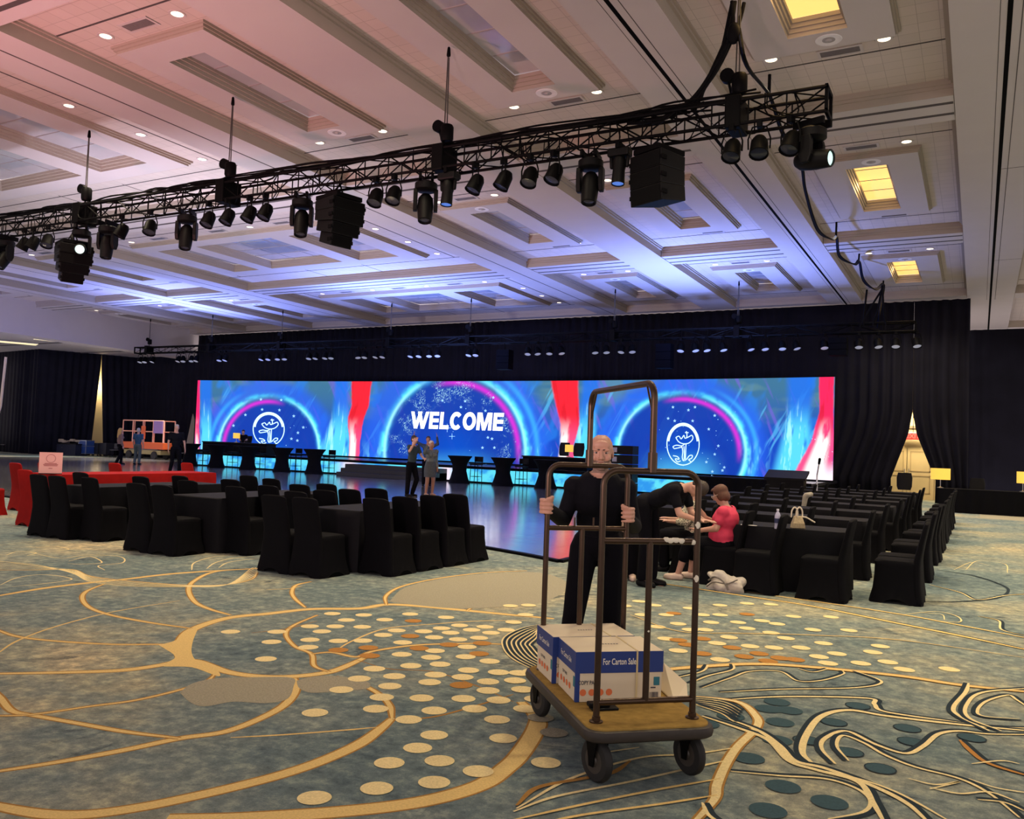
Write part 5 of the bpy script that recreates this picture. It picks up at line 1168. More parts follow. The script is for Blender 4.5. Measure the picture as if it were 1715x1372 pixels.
# cartons of copy paper on the deck
card_white = mat('carton_white', (.70,.60,.42), .7, noise=.05, nscale=6); card_blue = mat('carton_blue', (.010,.035,.19), .55, noise=.1, nscale=6)
ink_white = mat('print_white', (.75,.72,.62), .7, noise=.02); ink_dark = mat('print_dark', (.04,.04,.06), .7, noise=.05); ink_orange = mat('print_orange', (.72,.17,.05), .7, noise=.05); ink_teal = mat('print_teal', (.02,.17,.22), .6, noise=.05); strap_m = mat('strap_yellow', (.62,.50,.25), .5, noise=.05)
WL = Vector((UD.y, -UD.x, 0))     # cart across direction in the world
def to_cart(p): d = Vector((p.x-CX, p.y-CY, 0)); return d.dot(WL), d.dot(UD)
def carton(lab, pt, rz, L, Wd, H, full):
    """pt: world position of the near left bottom corner; L along the printed front, Wd depth"""
    t = thing('carton', lab, 'carton', (pt[0], pt[1], DZ+.001), rz)
    MB().box((0,0,0), (L,Wd,H-.11)).build('body', card_white, t, bevel=.003)
    MB().box((-.004,-.004,H-.115), (L+.004,Wd+.004,H)).build('lid', [card_white], t, bevel=.003)
    lb = MB(); z0, z1 = H-.114, H-.002; e = .0052
    lb.quad((-e,-e,z0),(L+e,-e,z0),(L+e,-e,z1),(-e,-e,z1)); lb.quad((-e,Wd+e,z0),(-e,-e,z0),(-e,-e,z1),(-e,Wd+e,z1)); lb.quad((L+e,-e,z0),(L+e,Wd+e,z0),(L+e,Wd+e,z1),(L+e,-e,z1)); lb.quad((L+e,Wd+e,z0),(-e,Wd+e,z0),(-e,Wd+e,z1),(L+e,Wd+e,z1))
    lb.quad((-.0015,-.0015,0.001),(.022,-.0015,0.001),(.022,-.0015,z0),(-.0015,-.0015,z0)); lb.quad((-.0015,.016,0.001),(-.0015,-.0015,0.001),(-.0015,-.0015,z0),(-.0015,.016,z0))
    lb.build('printed_band', card_blue, t)
    E_ = .0066
    text_obj('lettering', 'For Carton Sale', .046, ink_white, t, (L*.495, -E_, H-.056), (1,0,0), (0,0,1), bold=.0008, sx=.63)
    text_obj('lettering', 'For Carton Sale', .040, ink_white, t, (-E_, Wd*.52, H-.062), (0,-1,0), (0,0,1), bold=.0006, sx=.80)
    text_obj('lettering', 'COPY PAPER', .030, ink_dark, t, (L*.155, -.002, H-.165), (1,0,0), (0,0,1), bold=.0006, sx=.72)
    text_obj('lettering', 'COPY PAPER', .022, ink_dark, t, (-.002, Wd*.62, H-.160), (0,-1,0), (0,0,1), bold=.0004, sx=.72)
    for k in range(4):
        for (c, ax_) in (((L*(.085+.10*k), -.0022, H-.215), 0), ((-.0022, Wd*(.82-.165*k), H-.205), 1)):
            N = 18; r = .018 if ax_ == 0 else .017
            MB().add([(c[0]+(r*math.cos(2*PI*j/N) if ax_ == 0 else 0), c[1]+(-r*math.cos(2*PI*j/N) if ax_ else 0), c[2]+r*math.sin(2*PI*j/N)) for j in range(N)], [tuple(range(N))]).build('orange_icon', ink_orange, t)
    ic = MB(); ic.quad((L*.905,-.002,H-.185),(L*.975,-.002,H-.185),(L*.975,-.002,H-.140),(L*.905,-.002,H-.140)); ic.quad((-.002,Wd*.13,H-.19),(-.002,Wd*.03,H-.19),(-.002,Wd*.03,H-.135),(-.002,Wd*.13,H-.135)); ic.build('teal_stamp', ink_teal, t)
    bc = MB(); xx = L*.86; rs_ = random.Random(2)
    while xx < L*.955: w_ = rs_.choice((.0015,.003,.0045)); bc.quad((xx,-.002,.008),(xx+w_,-.002,.008),(xx+w_,-.002,.045),(xx,-.002,.045)); xx += w_+rs_.choice((.002,.003))
    for k in range(6): bc.quad((L*.40+k*.016,Wd*.45,H+.0008),(L*.40+k*.016+.010,Wd*.45,H+.0008),(L*.40+k*.016+.010,Wd*.45+.014,H+.0008),(L*.40+k*.016,Wd*.45+.014,H+.0008))
    bc.quad((L*.87,-.002,H-.20),(L*.93,-.002,H-.20),(L*.93,-.002,H-.193),(L*.87,-.002,H-.193)); bc.build('barcode', ink_dark, t)
    st = MB(); xs_ = L*.70
    st.box((xs_-.005,-.008,.002),(xs_+.005,-.0065,H+.0015)); st.box((xs_-.005,-.008,H+.0005),(xs_+.005,Wd+.007,H+.002)); st.build('strap', strap_m, t)
    return t
pf = onz(963, 1177, DZ); pr = onz(1107, 1173, DZ); fx_ = Vector((pr.x-pf.x, pr.y-pf.y, 0)); rzb = math.atan2(fx_.y, fx_.x)
carton('blue and white paper carton at the front of the cart deck', (pf.x, pf.y), rzb, fx_.length, .335, .265, True)
pb = onz(932, 1147, DZ)
dv = Vector((math.cos(rzb), math.sin(rzb), 0)); nv = Vector((-dv.y, dv.x, 0)); pb = Vector((pf.x, pf.y, 0))+nv*.352-dv*.03
carton('blue and white paper carton behind the front one on the cart', (pb.x, pb.y), rzb+.03, fx_.length, .325, .265, False)
# folded cardboard lying on the deck at the right, black clip at the front post
t = thing('folded_cardboard', 'loose pale folded cardboard sheet lying at the right side of the cart deck', 'cardboard', (0,0,0))
a = onz(1129, 1177, DZ+.004); b_ = onz(1152, 1172, DZ+.004); c_ = onz(1150, 1146, DZ+.05); d_ = onz(1112, 1112, DZ+.10); e_ = onz(1100, 1150, DZ+.004)
ct = MB(); off = Vector((0,0,.006)); A = [a, b_, c_, d_, e_]
ct.add([tuple(v) for v in A]+[tuple(v+off) for v in A], [(0,1,2,3,4),(9,8,7,6,5)]+[(k,(k+1)%5,5+(k+1)%5,5+k) for k in range(5)]); ct.build('sheet', card_white, t)
q = to_cart(onz(1012, 1186, DZ)); t = thing('strap_clip', 'black plastic strap buckle lying on the deck by the front left post', 'buckle', tuple(onz(1012, 1188, DZ+.001)), CRZ)
MB().box((-.075,-.03,0), (.07,.03,.012)).build('base', black_plastic, t, bevel=.004); MB().box((-.085,-.012,.012), (.03,.04,.035)).build('lever', black_plastic, t, bevel=.006)
# ------------------------------------------------------------------ people
def fuse(name, mb, mats_, voxel, parent=None, smooth_it=4, picker=None, xf=None):
    me = bpy.data.meshes.new(name); me.from_pydata(mb.v, [], mb.f)
    bm = bmesh.new(); bm.from_mesh(me); bmesh.ops.recalc_face_normals(bm, faces=bm.faces); bm.to_mesh(me); bm.free()
    o = bpy.data.objects.new(name, me); COL.objects.link(o)
    md = o.modifiers.new('r', 'REMESH'); md.mode = 'VOXEL'; md.voxel_size = voxel; md.use_smooth_shade = True
    if smooth_it: sm = o.modifiers.new('s', 'SMOOTH'); sm.iterations = smooth_it; sm.factor = .5
    dg = bpy.context.evaluated_depsgraph_get(); me2 = bpy.data.meshes.new_from_object(o.evaluated_get(dg)); o.modifiers.clear(); o.data = me2; bpy.data.meshes.remove(me)
    me2.name = name; me2.materials.clear()
    for m_ in (mats_ if isinstance(mats_, (list, tuple)) else [mats_]): me2.materials.append(m_)
    me2.polygons.foreach_set('use_smooth', [True]*len(me2.polygons))
    if picker:
        for p in me2.polygons: p.material_index = picker(p.center)
    if parent: o.parent = parent
    return o
hair_m = {}
def hairmat(nm, col): return mat('hair_'+nm, col, .6, noise=.5, nscale=60, bump=.3, bscale=120)
eye_white = mat('eye_white', (.34,.30,.28), .3, noise=.02); eye_dark = mat('eye_dark', (.02,.015,.012), .2, noise=.02); lip_m = mat('lip', (.33,.12,.10), .5, noise=.05)  # eye whites darkened to paint in the shade of the sockets
def basis(z, x):
    z = Vector(z).normalized(); x = Vector(x); x = (x-z*x.dot(z)).normalized(); y = z.cross(x); return Matrix((x, y, z)).transposed()
def head_prims(b, c, R, k=1.0, n=18, detail=True):
    """c: centre of the head, R: columns right-hand x, back y, up z; the face looks along -y"""
    P = lambda x, y, z: Vector(c)+R @ Vector((x, y, z))*k
    E_ = lambda p, r: b.ell(P(*p), tuple(q*k for q in r), R, n)
    E_((0,.012,.030), (.076,.096,.090)); E_((0,-.030,-.015), (.066,.066,.085)); E_((0,-.040,-.070), (.048,.050,.042)); E_((0,-.066,-.098), (.026,.022,.018))
    if detail:
        for s_ in (-1, 1):
            E_((s_*.040,-.062,-.030), (.026,.028,.028)); E_((s_*.075,.014,-.008), (.009,.019,.031)); E_((s_*.030,-.085,.022), (.026,.012,.009)); E_((s_*.012,-.097,-.036), (.010,.011,.009))
            E_((s_*.052,-.035,-.075), (.018,.03,.028))
        b.cap(P(0,-.088,.016), P(0,-.112,-.030), .0105*k, .0135*k); E_((0,-.086,-.062), (.027,.014,.008)); E_((0,-.084,-.073), (.023,.014,.009)); E_((0,-.072,.050), (.056,.020,.032))
    else:
        for s_ in (-1, 1): E_((s_*.078,.012,-.012), (.011,.022,.034))
        b.cap(P(0,-.088,.010), P(0,-.110,-.030), .012*k, .015*k)
def eyes(t, c, R, k=1.0):
    P = lambda x, y, z: Vector(c)+R @ Vector((x, y, z))*k
    for s_ in (-1, 1):
        e = MB().ell(P(s_*.031,-.0765,.003), (.0130*k,.0125*k,.0075*k), R, 12).build('eye', eye_white, t, True)
        MB().ell(P(s_*.0305,-.0862,.003), (.0062*k,.004*k,.0066*k), R, 10).build('iris', eye_dark, e, True)
def add_hand(b, wrist, dirv, palm_n, s=1.0, curl=.5, thumb=1, simple=False):
    """relaxed hand: dirv points along the fingers, palm_n out of the palm"""
    d = Vector(dirv).normalized(); nrm = Vector(palm_n); nrm = (nrm-d*nrm.dot(d)).normalized(); sd = d.cross(nrm)*thumb
    w = Vector(wrist); R = Matrix((sd, nrm, d)).transposed()
    b.ell(w+d*.045*s, (.042*s,.018*s,.055*s), R, 12); b.cap(w-d*.03*s, w+d*.02*s, .024*s, .026*s)
    for k, (o_, L_) in enumerate(((.030,.070),(.010,.080),(-.011,.075),(-.030,.058))):
        p = w+d*.085*s+sd*o_*s; a = 0; q = p
        for j, seg in enumerate((.45,.32,.23)):
            a += curl*(.5 if j == 0 else .8); r = (.0095-.001*j)*s*(1.15 if simple else 1)
            nx = q+(d*math.cos(a)+nrm*math.sin(a))*L_*seg*s; b.cap(q, nx, r, r*.92, 8); q = nx
    p = w+d*.03*s+sd*.034*s; q = p+(d*.6+sd*.6+nrm*.35).normalized()*.040*s; b.cap(p, q, .013*s, .011*s, 8); b.cap(q, q+(d*.85+sd*.15+nrm*.5).normalized()*.032*s, .011*s, .009*s, 8)
def body_person(name, lab, loc, rz, J, k=1.0, female=False, top_m=shirt_black, leg_m=pants_black, sleeve='short', leg='trousers', hair=None, hair_shape='short', skin_m=skin, shoe_m=None, vox=.018, k_head=1.0, face=None, skirt_z=None, bare=False, extra=None, hands=True, neckline=.078, stout=0):
    """J: joint positions in local metres. The figure faces local -Y unless the joints say otherwise."""
    t = thing(name, lab, 'person', loc, rz)
    V = {a: Vector(p) for a, p in J.items()}
    spine = (V['neck']-V['pelvis']); across = (V['sL']-V['sR']); Rc = basis(spine, across); hipx = (V['hL']-V['hR']); Rp = basis(Vector((0,0,1))*.6+spine.normalized()*.4, hipx)
    chest = V['pelvis'].lerp(V['neck'], .70); belly = V['pelvis'].lerp(V['neck'], .34)
    cw = .155 if female else .175
    def torso(b, g):
        b.ell(chest, (cw+g,.112+g,.185+g), Rc, 18); b.ell(belly, (cw*.84+g,.10+g,.17+g), Rc, 18); b.ell(V['pelvis'], ((.165 if female else .155)+g,.112+g,.12+g), Rp, 18)
        b.cap(V['sL'].lerp(V['neck'],.12)-Rc.col[2]*.025, V['sR'].lerp(V['neck'],.12)-Rc.col[2]*.025, .058+g, .058+g)
        for S_ in ('L','R'): b.ell(V['s'+S_], (.068+g,.066+g,.070+g), Rc, 12); b.cap(V['neck']-Rc.col[2]*.055, V['s'+S_]+Rc.col[2]*.012, .045+g, .045+g)
        if stout:
            b.ell(belly+Rc.col[1]*-.05-Rc.col[2]*.04, (cw+stout*.6+g,.11+stout+g,.16+g), Rc, 16); b.ell(chest, (cw+stout*.5+g,.115+stout*.6+g,.16+g), Rc, 16)
        if female:
            for s_ in (-1, 1): b.ell(chest+Rc @ Vector((s_*.075,-.095,.0)), (.062+g,.05+g,.06+g), Rc, 12)
    def arm(b, g, frac=2.0, S_=None):
        for s_ in ('L','R') if S_ is None else S_:
            a, e, w_ = V['s'+s_], V['e'+s_], V['w'+s_]
            b.cap(a, a.lerp(e, min(1, frac)), .052+g, .052-(.012*min(1, frac))+g)
            if frac > 1: b.cap(e, e.lerp(w_, frac-1), .041+g, .041-.014*(frac-1)+g)
    def legs(b, g, frac=2.0, wide=0):
        for s_ in ('L','R'):
            h, kn, an = V['h'+s_], V['k'+s_], V['a'+s_]
            b.cap(h, h.lerp(kn, min(1, frac)), .088+g, .088-.030*min(1, frac)+g+wide*.3)
            if frac > 1: 
                b.cap(kn, kn.lerp(an, (frac-1)), .058+g+wide*.3, .058-.020*(frac-1)+g+wide)
                cv = kn.lerp(an, .3); 
    b = MB(); torso(b, 0); arm(b, 0); legs(b, 0)
    hc = V['head']; Rh = basis(V['headup'] if 'headup' in V else (hc-V['neck']), V['headx'] if 'headx' in V else across)
    kh = k_head; head_prims(b, hc, Rh, kh, 16, detail=bool(face))
    b.cap(V['neck']-Rc.col[2]*.03, hc-Rh.col[2]*.05*kh+Rh.col[1]*.012, .056, .052)
    for s_ in ('L','R'):
        if hands and ('hd'+s_) in J: add_hand(b, V['w'+s_], J['hd'+s_], J.get('hn'+s_, (0,0,-1)), 1.0, J.get('hc'+s_, .4), 1 if s_ == 'L' else -1, True)
        if ('f'+s_) in J:
            an = V['a'+s_]; ft_ = V['f'+s_]; b.cap(an, an.lerp(ft_, .85)+Vector((0,0,-.03)), .035, .030)
    pick = face(hc, Rh, kh) if callable(face) else None
    body = fuse('body', b, [skin_m, stubble], vox if not face else min(vox, .0042), t, 3, pick)
    if face: eyes(t, hc, Rh, kh)
    if sleeve != 'none':
        b = MB(); torso(b, .013); arm(b, .014, {'short':.62, 'long':1.93, 'three':1.45, 'cap':.35}[sleeve])
        sh = fuse('shirt', b, top_m, vox*(.9 if not face else .6), t, 7)
        if neckline:
            bm = bmesh.new(); bm.from_mesh(sh.data); ax = (hc-V['neck']).normalized()
            kill = [v for v in bm.verts if ((v.co-V['neck'])-ax*(v.co-V['neck']).dot(ax)).length < neckline and v.co.z > V['neck'].z-.055+.35*max(0, (v.co.y-V['neck'].y)) and (v.co-V['neck']).dot(Rc.col[2]) > -.06]
            bmesh.ops.delete(bm, geom=kill, context='VERTS'); bm.to_mesh(sh.data); bm.free()
            if face:
                rc = neckline+.004; Nn = V['neck']; MB().tube([Nn+Vector((rc*math.cos(2*PI*j/28), rc*.95*math.sin(2*PI*j/28)+.004, -.030+.028*math.sin(2*PI*j/28))) for j in range(29)], .0085, 8).build('collar', top_m, t, True)
    if leg == 'trousers':
        b = MB(); legs(b, .014, 1.94, .012); b.ell(V['pelvis'], (.165+.016,.112+.018,.125), Rp, 16); fuse('trousers', b, leg_m, vox*.9, t, 5)
    elif leg == 'capri':
        b = MB(); legs(b, .016, 1.45, .012); b.ell(V['pelvis'], (.165+.016,.112+.018,.125), Rp, 16); fuse('trousers', b, leg_m, vox*.9, t, 5)
    elif leg == 'skirt':
        b = MB(); rings = []
        for z, rx, ry in ((V['pelvis'].z+.16,.15,.115),(V['pelvis'].z,.19,.14),(V['pelvis'].z-.15,.20,.155),(skirt_z,.19,.155)): rings.append([(V['pelvis'].x+rx*math.cos(2*PI*j/20), V['pelvis'].y+ry*math.sin(2*PI*j/20), z) for j in range(20)])
        b.loft(rings).build('skirt', leg_m, t, True)
    if shoe_m is None: shoe_m = black_plastic
    for s_ in ('L','R'):
        if ('f'+s_) in J:
            an, ft_ = V['a'+s_], V['f'+s_]; b = MB(); dd = (ft_-an); dd.z = 0; dn = dd.normalized()
            base = Vector((an.x, an.y, ft_.z)); b.cap(base-dn*.035+Vector((0,0,.045)), base+dn*.01+Vector((0,0,.055)), .045, .046); b.cap(base+dn*.02+Vector((0,0,.045)), base+dn*.15+Vector((0,0,.035)), .045, .036); b.cap(base-dn*.04+Vector((0,0,.018)), base+dn*.17+Vector((0,0,.018)), .018, .018)
            sR = Matrix((Vector((-dn.y,dn.x,0)), dn, Vector((0,0,1)))).transposed(); b.ell(base+dn*.07+Vector((0,0,.022)), (.047,.13,.022), sR, 14)
            fuse('shoe', b, shoe_m, .012, t, 2)
    if hair is not None:
        b = MB(); P = lambda x, y, z: hc+Rh @ Vector((x, y, z))*kh
        if hair_shape == 'short':
            b.ell(P(0,.022,.045), (.082*kh,.094*kh,.088*kh), Rh, 16); b.ell(P(0,.05,-.01), (.078*kh,.06*kh,.07*kh), Rh, 14)
        elif hair_shape == 'bob':
            b.ell(P(0,.018,.045), (.092*kh,.108*kh,.092*kh), Rh, 16); b.ell(P(0,.055,-.035), (.088*kh,.066*kh,.085*kh), Rh, 14)
            for s_ in (-1, 1): b.ell(P(s_*.075,.018,-.03), (.022*kh,.055*kh,.07*kh), Rh, 12)
            b.ell(P(0,-.06,.085), (.07*kh,.035*kh,.03*kh), Rh, 12)
        elif hair_shape == 'long':
            b.ell(P(0,.02,.045), (.09*kh,.105*kh,.09*kh), Rh, 16); b.cap(P(0,.06,.0), P(0,.085,-.30), .085*kh, .06*kh)
            for s_ in (-1, 1): b.cap(P(s_*.078,.02,.02), P(s_*.09,.03,-.24), .026*kh, .035*kh)
        elif hair_shape == 'bun':
            b.ell(P(0,.02,.045), (.083*kh,.098*kh,.088*kh), Rh, 16); b.ell(P(0,.11,.06), (.045*kh,.045*kh,.045*kh), Rh, 12)
        if hair_shape in ('short', 'bun'): hm = fuse('hair', b, hair, .010, t, 3)
        else: hm = fuse('hair', b, hair, .011, t, 4)
        # keep the face clear of hair
        bm = bmesh.new(); bm.from_mesh(hm.data); inv = Rh.transposed()
        kill = []
        for v in bm.verts:
            q = (inv @ (v.co-hc))/kh
            if q.y < -.035 and abs(q.x) < .062 and -.4 < q.z < (.062 if hair_shape != 'bob' else .066): kill.append(v)
        bmesh.ops.delete(bm, geom=kill, context='VERTS'); bm.to_mesh(hm.data); bm.free()
    if extra: extra(t, V, Rc, Rh, hc)
    return t
def stand(h=1.75, arms=None, lean=0):
    s_ = h/1.75
    J = dict(pelvis=(0,0,.93), neck=(0,.0-lean,1.47), head=(0,-.01-lean*1.2,1.635), sL=(.185,0-lean,1.42), sR=(-.185,0-lean,1.42), eL=(.245,.02-lean*.6,1.13), eR=(-.245,.02-lean*.6,1.13), wL=(.25,-.07-lean*.3,.88), wR=(-.25,-.07-lean*.3,.88), hdL=(0,-.15,-1), hdR=(0,-.15,-1), hnL=(-1,0,0), hnR=(1,0,0),
             hL=(.09,0,.90), hR=(-.09,0,.90), kL=(.105,-.02,.49), kR=(-.105,-.02,.49), aL=(.115,.03,.085), aR=(-.115,.03,.085), fL=(.13,-.13,0.0), fR=(-.13,-.13,0.0))
    if arms: J.update(arms)
    return {a: (tuple(q*s_ for q in p) if a[:2] not in ('hd','hn','hc') else p) for a, p in J.items()}
# --- the man pushing the cart, both hands on the rear hoop's posts
wr = lambda lx_, ly_: Vector((CX, CY, 0))+WL*lx_+UD*ly_
PL, PR = wr(-HX, HY), wr(HX, HY)          # rear posts, left and right in the photograph
man_base = dep_ = None
def dep(x, y, d): return Vector(C0+ray(x, y)*d)
hd = dep(1007, 758, 5.78)
mx, my = hd.x+.0, hd.y
face_dir = Vector((-mx, -my, 0)).normalized()
MRZ = math.atan2(face_dir.y, face_dir.x)+PI/2     # local -Y towards the camera
Minv = Matrix.Rotation(-MRZ, 4, 'Z') @ Matrix.Translation((-mx, -my, 0))
loc_ = lambda p: Minv @ Vector(p)
zl_, zr_ = 1.275, 1.235
qL = loc_((PL.x, PL.y, ony(921, 848, PL.y).z)); qR = loc_((PR.x, PR.y, ony(1047, 862, PR.y).z))
# local -X side of the picture: his right hand holds qL
HZ = hd.z
def grip(b, post, side, wrist_dir):
    """a fist round a vertical post: fingers stacked in height, wrapping the side that faces the camera. side=+1: palm on the picture's left"""
    px_, py_, pz_ = post; r = .0175; K = 1.12
    for k in range(4):
        z = pz_+.037-.0245*k; rad = r+.0105; th = (.0112, .0118, .0114, .0100)[k]; ln = (1.0, 1.05, 1.0, .88)[k]
        a0 = PI*.98 if side > 0 else PI*.02; span = 1.30*PI*ln*.86
        pts = []
        for j in range(8):
            a = a0+side*span*j/7; rr_ = rad+(.012*(1-j/7) if j < 3 else 0)
            pts.append(Vector((px_+rr_*math.cos(a), py_+rr_*math.sin(a), z-.004*j/7)))
        for j in range(7): b.cap(pts[j], pts[j+1], th*(1-.035*j), th*(1-.035*(j+1)), 10)
        # knuckle
        b.ell(pts[0], (.013,.013,.0115), None, 10)
    pc = Vector((px_-side*.030, py_+.022, pz_)); b.ell(pc, (.022,.036,.051), None, 14); b.ell(pc+Vector((side*.012,.022,-.002)), (.028,.030,.046), None, 12)
    # thumb: leaves the side of the palm near the wrist, closes over the top finger
    t0 = pc+Vector((side*.012,.020,.030)); t1 = Vector((px_+side*.026, py_+.010, pz_+.052)); t2 = Vector((px_+side*.020, py_-.026, pz_+.050)); t3 = Vector((px_-side*.002, py_-.032, pz_+.044))
    b.cap(t0, t1, .016, .0135); b.cap(t1, t2, .0135, .012); b.cap(t2, t3, .012, .0095)
    return pc+Vector((side*.010, .045, -.012))
sz = HZ-.245
J = dict(pelvis=(.0,.16,.97), neck=(0,.03,HZ-.155), head=(0,-.0,HZ), sL=(.172,.06,sz), sR=(-.172,.06,sz), headup=(0,-.06,1), headx=(1,0,0),
         hL=(.095,.16,.93), hR=(-.095,.16,.93), kL=(.10,.17,.50), kR=(-.15,.06,.49), aL=(.11,.34,.09), aR=(-.20,-.02,.085), fL=(.13,.18,.0), fR=(-.23,-.18,.0))
hb_ = MB(); wL_ = grip(hb_, tuple(qR), -1, None); wR_ = grip(hb_, tuple(qL), 1, None)
J['wL'] = tuple(wL_+Vector((-.01,.035,-.012))); J['wR'] = tuple(wR_+Vector((.012,.035,-.012)))
J['eL'] = (.238, .085, 1.10); J['eR'] = (-.245, .08, 1.12)
def face_pick(hc, Rh, k):
    inv = Rh.transposed()
    def f(c):
        q = (inv @ (Vector(c)-hc))/k
        if q.length > .2: return 0
        lips = abs(q.x) < .024 and -.077 < q.z < -.058 and q.y < -.09
        if lips: return 0
        beard = (-.135 < q.z < -.042 and q.y < .015 and not (abs(q.x) < .016 and q.z > -.052)) and (q.z < -.048 or abs(q.x) > .045)
        return 1 if beard else 0
    return f
def man_extra(t, V, Rc, Rh, hc):
    b = MB()
    for s_ in (-1, 1): b.cap(hc+Rh @ Vector((s_*.014,-.098,.0235)), hc+Rh @ Vector((s_*.048,-.087,.026)), .0042, .003)
    b.build('eyebrows', hairmat('brow', (.05,.03,.022)), t, True)
    lp = MB(); lp.ell(hc+Rh @ Vector((0,-.0985,-.063)), (.020,.005,.0035), Rh, 12); lp.ell(hc+Rh @ Vector((0,-.096,-.0715)), (.018,.006,.0042), Rh, 12); lp.build('lips', lip_m, t, True)
# build with hands joined to the body
_old_hand = add_hand
class _B(MB): pass
def build_man():
    global add_hand
    t = None
    def prefill(b):
        b.v += hb_.v if not b.v else []
    orig = head_prims
    def hp(b, *a, **k_):
        o = len(b.v); b.v += hb_.v; b.f += [tuple(i+o for i in f) for f in hb_.f]; b.mi += [0]*len(hb_.f); return orig(b, *a, **k_)
    globals()['head_prims'] = hp
    t = body_person('person', 'bald bearded man in black clothes pushing the luggage cart', (mx, my, 0), MRZ, J, face=face_pick, sleeve='long', vox=.012, k_head=1.03, extra=man_extra)
    globals()['head_prims'] = orig
    return t
build_man()
# --- group at the near end of the right block
black_chair_lab = 'black covered chairs right of the dance floor'
def at_floor(x, y, dz=0): return onz(x, y, 0)
# seated woman in pink: faces left (-X); local -Y = facing
def seated(h=1.0, arms=None, legw=.10, fw=.50, lean=.02):
    J = dict(pelvis=(0,.06,.56), neck=(0,.06-lean,1.08), head=(0,.02-lean,1.245), sL=(.175,.07-lean,1.03), sR=(-.175,.07-lean,1.03), eL=(.22,-.02,.78), eR=(-.22,-.02,.78), wL=(.12,-.24,.74), wR=(-.12,-.24,.74), hdL=(-.3,-1,.2), hdR=(.3,-1,.2), hnL=(0,0,-1), hnR=(0,0,-1),
             hL=(legw,.03,.55), hR=(-legw,.03,.55), kL=(legw+.02,-.40,.56), kR=(-legw-.02,-.40,.56), aL=(legw+.02,-.36,.085), aR=(-legw-.02,-.36,.085), fL=(legw+.03,-.52,.0), fR=(-legw-.03,-.52,.0))
    if arms: J.update(arms)
    return {a: (tuple(q*SK for q in p) if a[:2] not in ('hd','hn','hc') else p) for a, p in J.items()}
SK = .87
pink_m = mat('pink_polo', (.62,.035,.09), .75, noise=.2, nscale=12, bump=.2, bscale=14)
stripe = mat('striped_cuff', (.3,.28,.27), .8, noise=.5, nscale=40)
pale_shoe = mat('pale_trainer', (.60,.45,.36), .6, noise=.15, nscale=20)
def glasses(t, V, Rc, Rh, hc):
    b = MB()
    for s_ in (-1, 1):
        c = hc+Rh @ Vector((s_*.033,-.098,.006)); b.tube([c+Rh @ Vector((.024*math.cos(2*PI*j/14), 0, .018*math.sin(2*PI*j/14))) for j in range(15)], .0022, 5)
        b.tube([hc+Rh @ Vector((s_*.057,-.096,.008)), hc+Rh @ Vector((s_*.084,-.03,.008)), hc+Rh @ Vector((s_*.084,.01,0))], .0026, 5)
    b.build('glasses', mat('pale_frame', (.7,.55,.45), .3, noise=.05), t)
_p = onz(1210, 906, .53); pw = (_p.x, _p.y)
chair((pw[0]+.03, pw[1]+.02, 0), FR, 'black covered chair carrying the woman in the pink polo', black_chair_lab)
body_person('person', 'seated woman with short brown hair in a pink polo, facing left', (*pw, 0), FR-.05, seated(arms=dict(eR=(-.22,-.06,.80), wR=(-.05,-.28,.92), hdR=(.1,-.6,.7), hnR=(1,0,0), eL=(.235,-.02,.80), wL=(.12,-.30,.74), head=(.0,-.05,1.265), kL=(.12,-.46,.545), aL=(.14,-.60,.085), fL=(.16,-.77,0), kR=(-.12,-.44,.55), aR=(-.12,-.50,.085), fR=(-.13,-.66,0))), female=True, top_m=pink_m, sleeve='short', leg='capri', hair=hairmat('auburn', (.10,.035,.018)), hair_shape='bob', shoe_m=pale_shoe, vox=.013, extra=glasses, k_head=.95, stout=.05)
# bending make-up artist: seen from her left side, bowing towards +X
ab = onz(1098, 983)
JB = dict(pelvis=(0,.16,.98), neck=(0,-.34,1.20), head=(0,-.49,1.20), headup=(0,-.85,-.35), headx=(1,0,0), sL=(.17,-.27,1.165), sR=(-.17,-.27,1.165), eL=(.20,-.34,.90), eR=(-.20,-.36,.90), wL=(.10,-.55,.82), wR=(-.10,-.56,.84), hdL=(-.2,-1,.1), hdR=(.2,-1,.1), hnL=(0,0,-1), hnR=(0,0,-1),
          hL=(.09,.14,.95), hR=(-.09,.14,.95), kL=(.10,.08,.51), kR=(-.10,.10,.51), aL=(.10,.10,.085), aR=(-.11,.13,.085), fL=(.12,-.06,0), fR=(-.13,-.04,0))
body_person('person', 'woman in black bending forward over the seated group behind the cart', (ab.x, ab.y, 0), PI/2-.1, JB, female=True, sleeve='short', hair=hairmat('dark', (.03,.018,.012)), hair_shape='short', vox=.014, skin_m=skin)
# woman in animal print, seated half hidden between the two
def leopard():
    M = bpy.data.materials.new('leopard_print'); M.use_nodes = True; nt = M.node_tree; b = nt.nodes['Principled BSDF']; v = nt.nodes.new('ShaderNodeTexVoronoi'); v.feature = 'DISTANCE_TO_EDGE'; v.inputs['Scale'].default_value = 42; tc = nt.nodes.new('ShaderNodeTexCoord'); r = nt.nodes.new('ShaderNodeValToRGB')
    r.color_ramp.elements[0].position = .10; r.color_ramp.elements[0].color = (.60,.55,.40,1); r.color_ramp.elements[1].position = .16; r.color_ramp.elements[1].color = (.02,.018,.015,1)
    nt.links.new(tc.outputs['Object'], v.inputs['Vector']); nt.links.new(v.outputs['Distance'], r.inputs[0]); nt.links.new(r.outputs[0], b.inputs['Base Color']); b.inputs['Roughness'].default_value = .8
    return M
lw = (-3.42, 11.35)
chair((lw[0]+.04, lw[1]+.01, 0), -1.35, 'black covered chair under the woman in animal print', black_chair_lab)
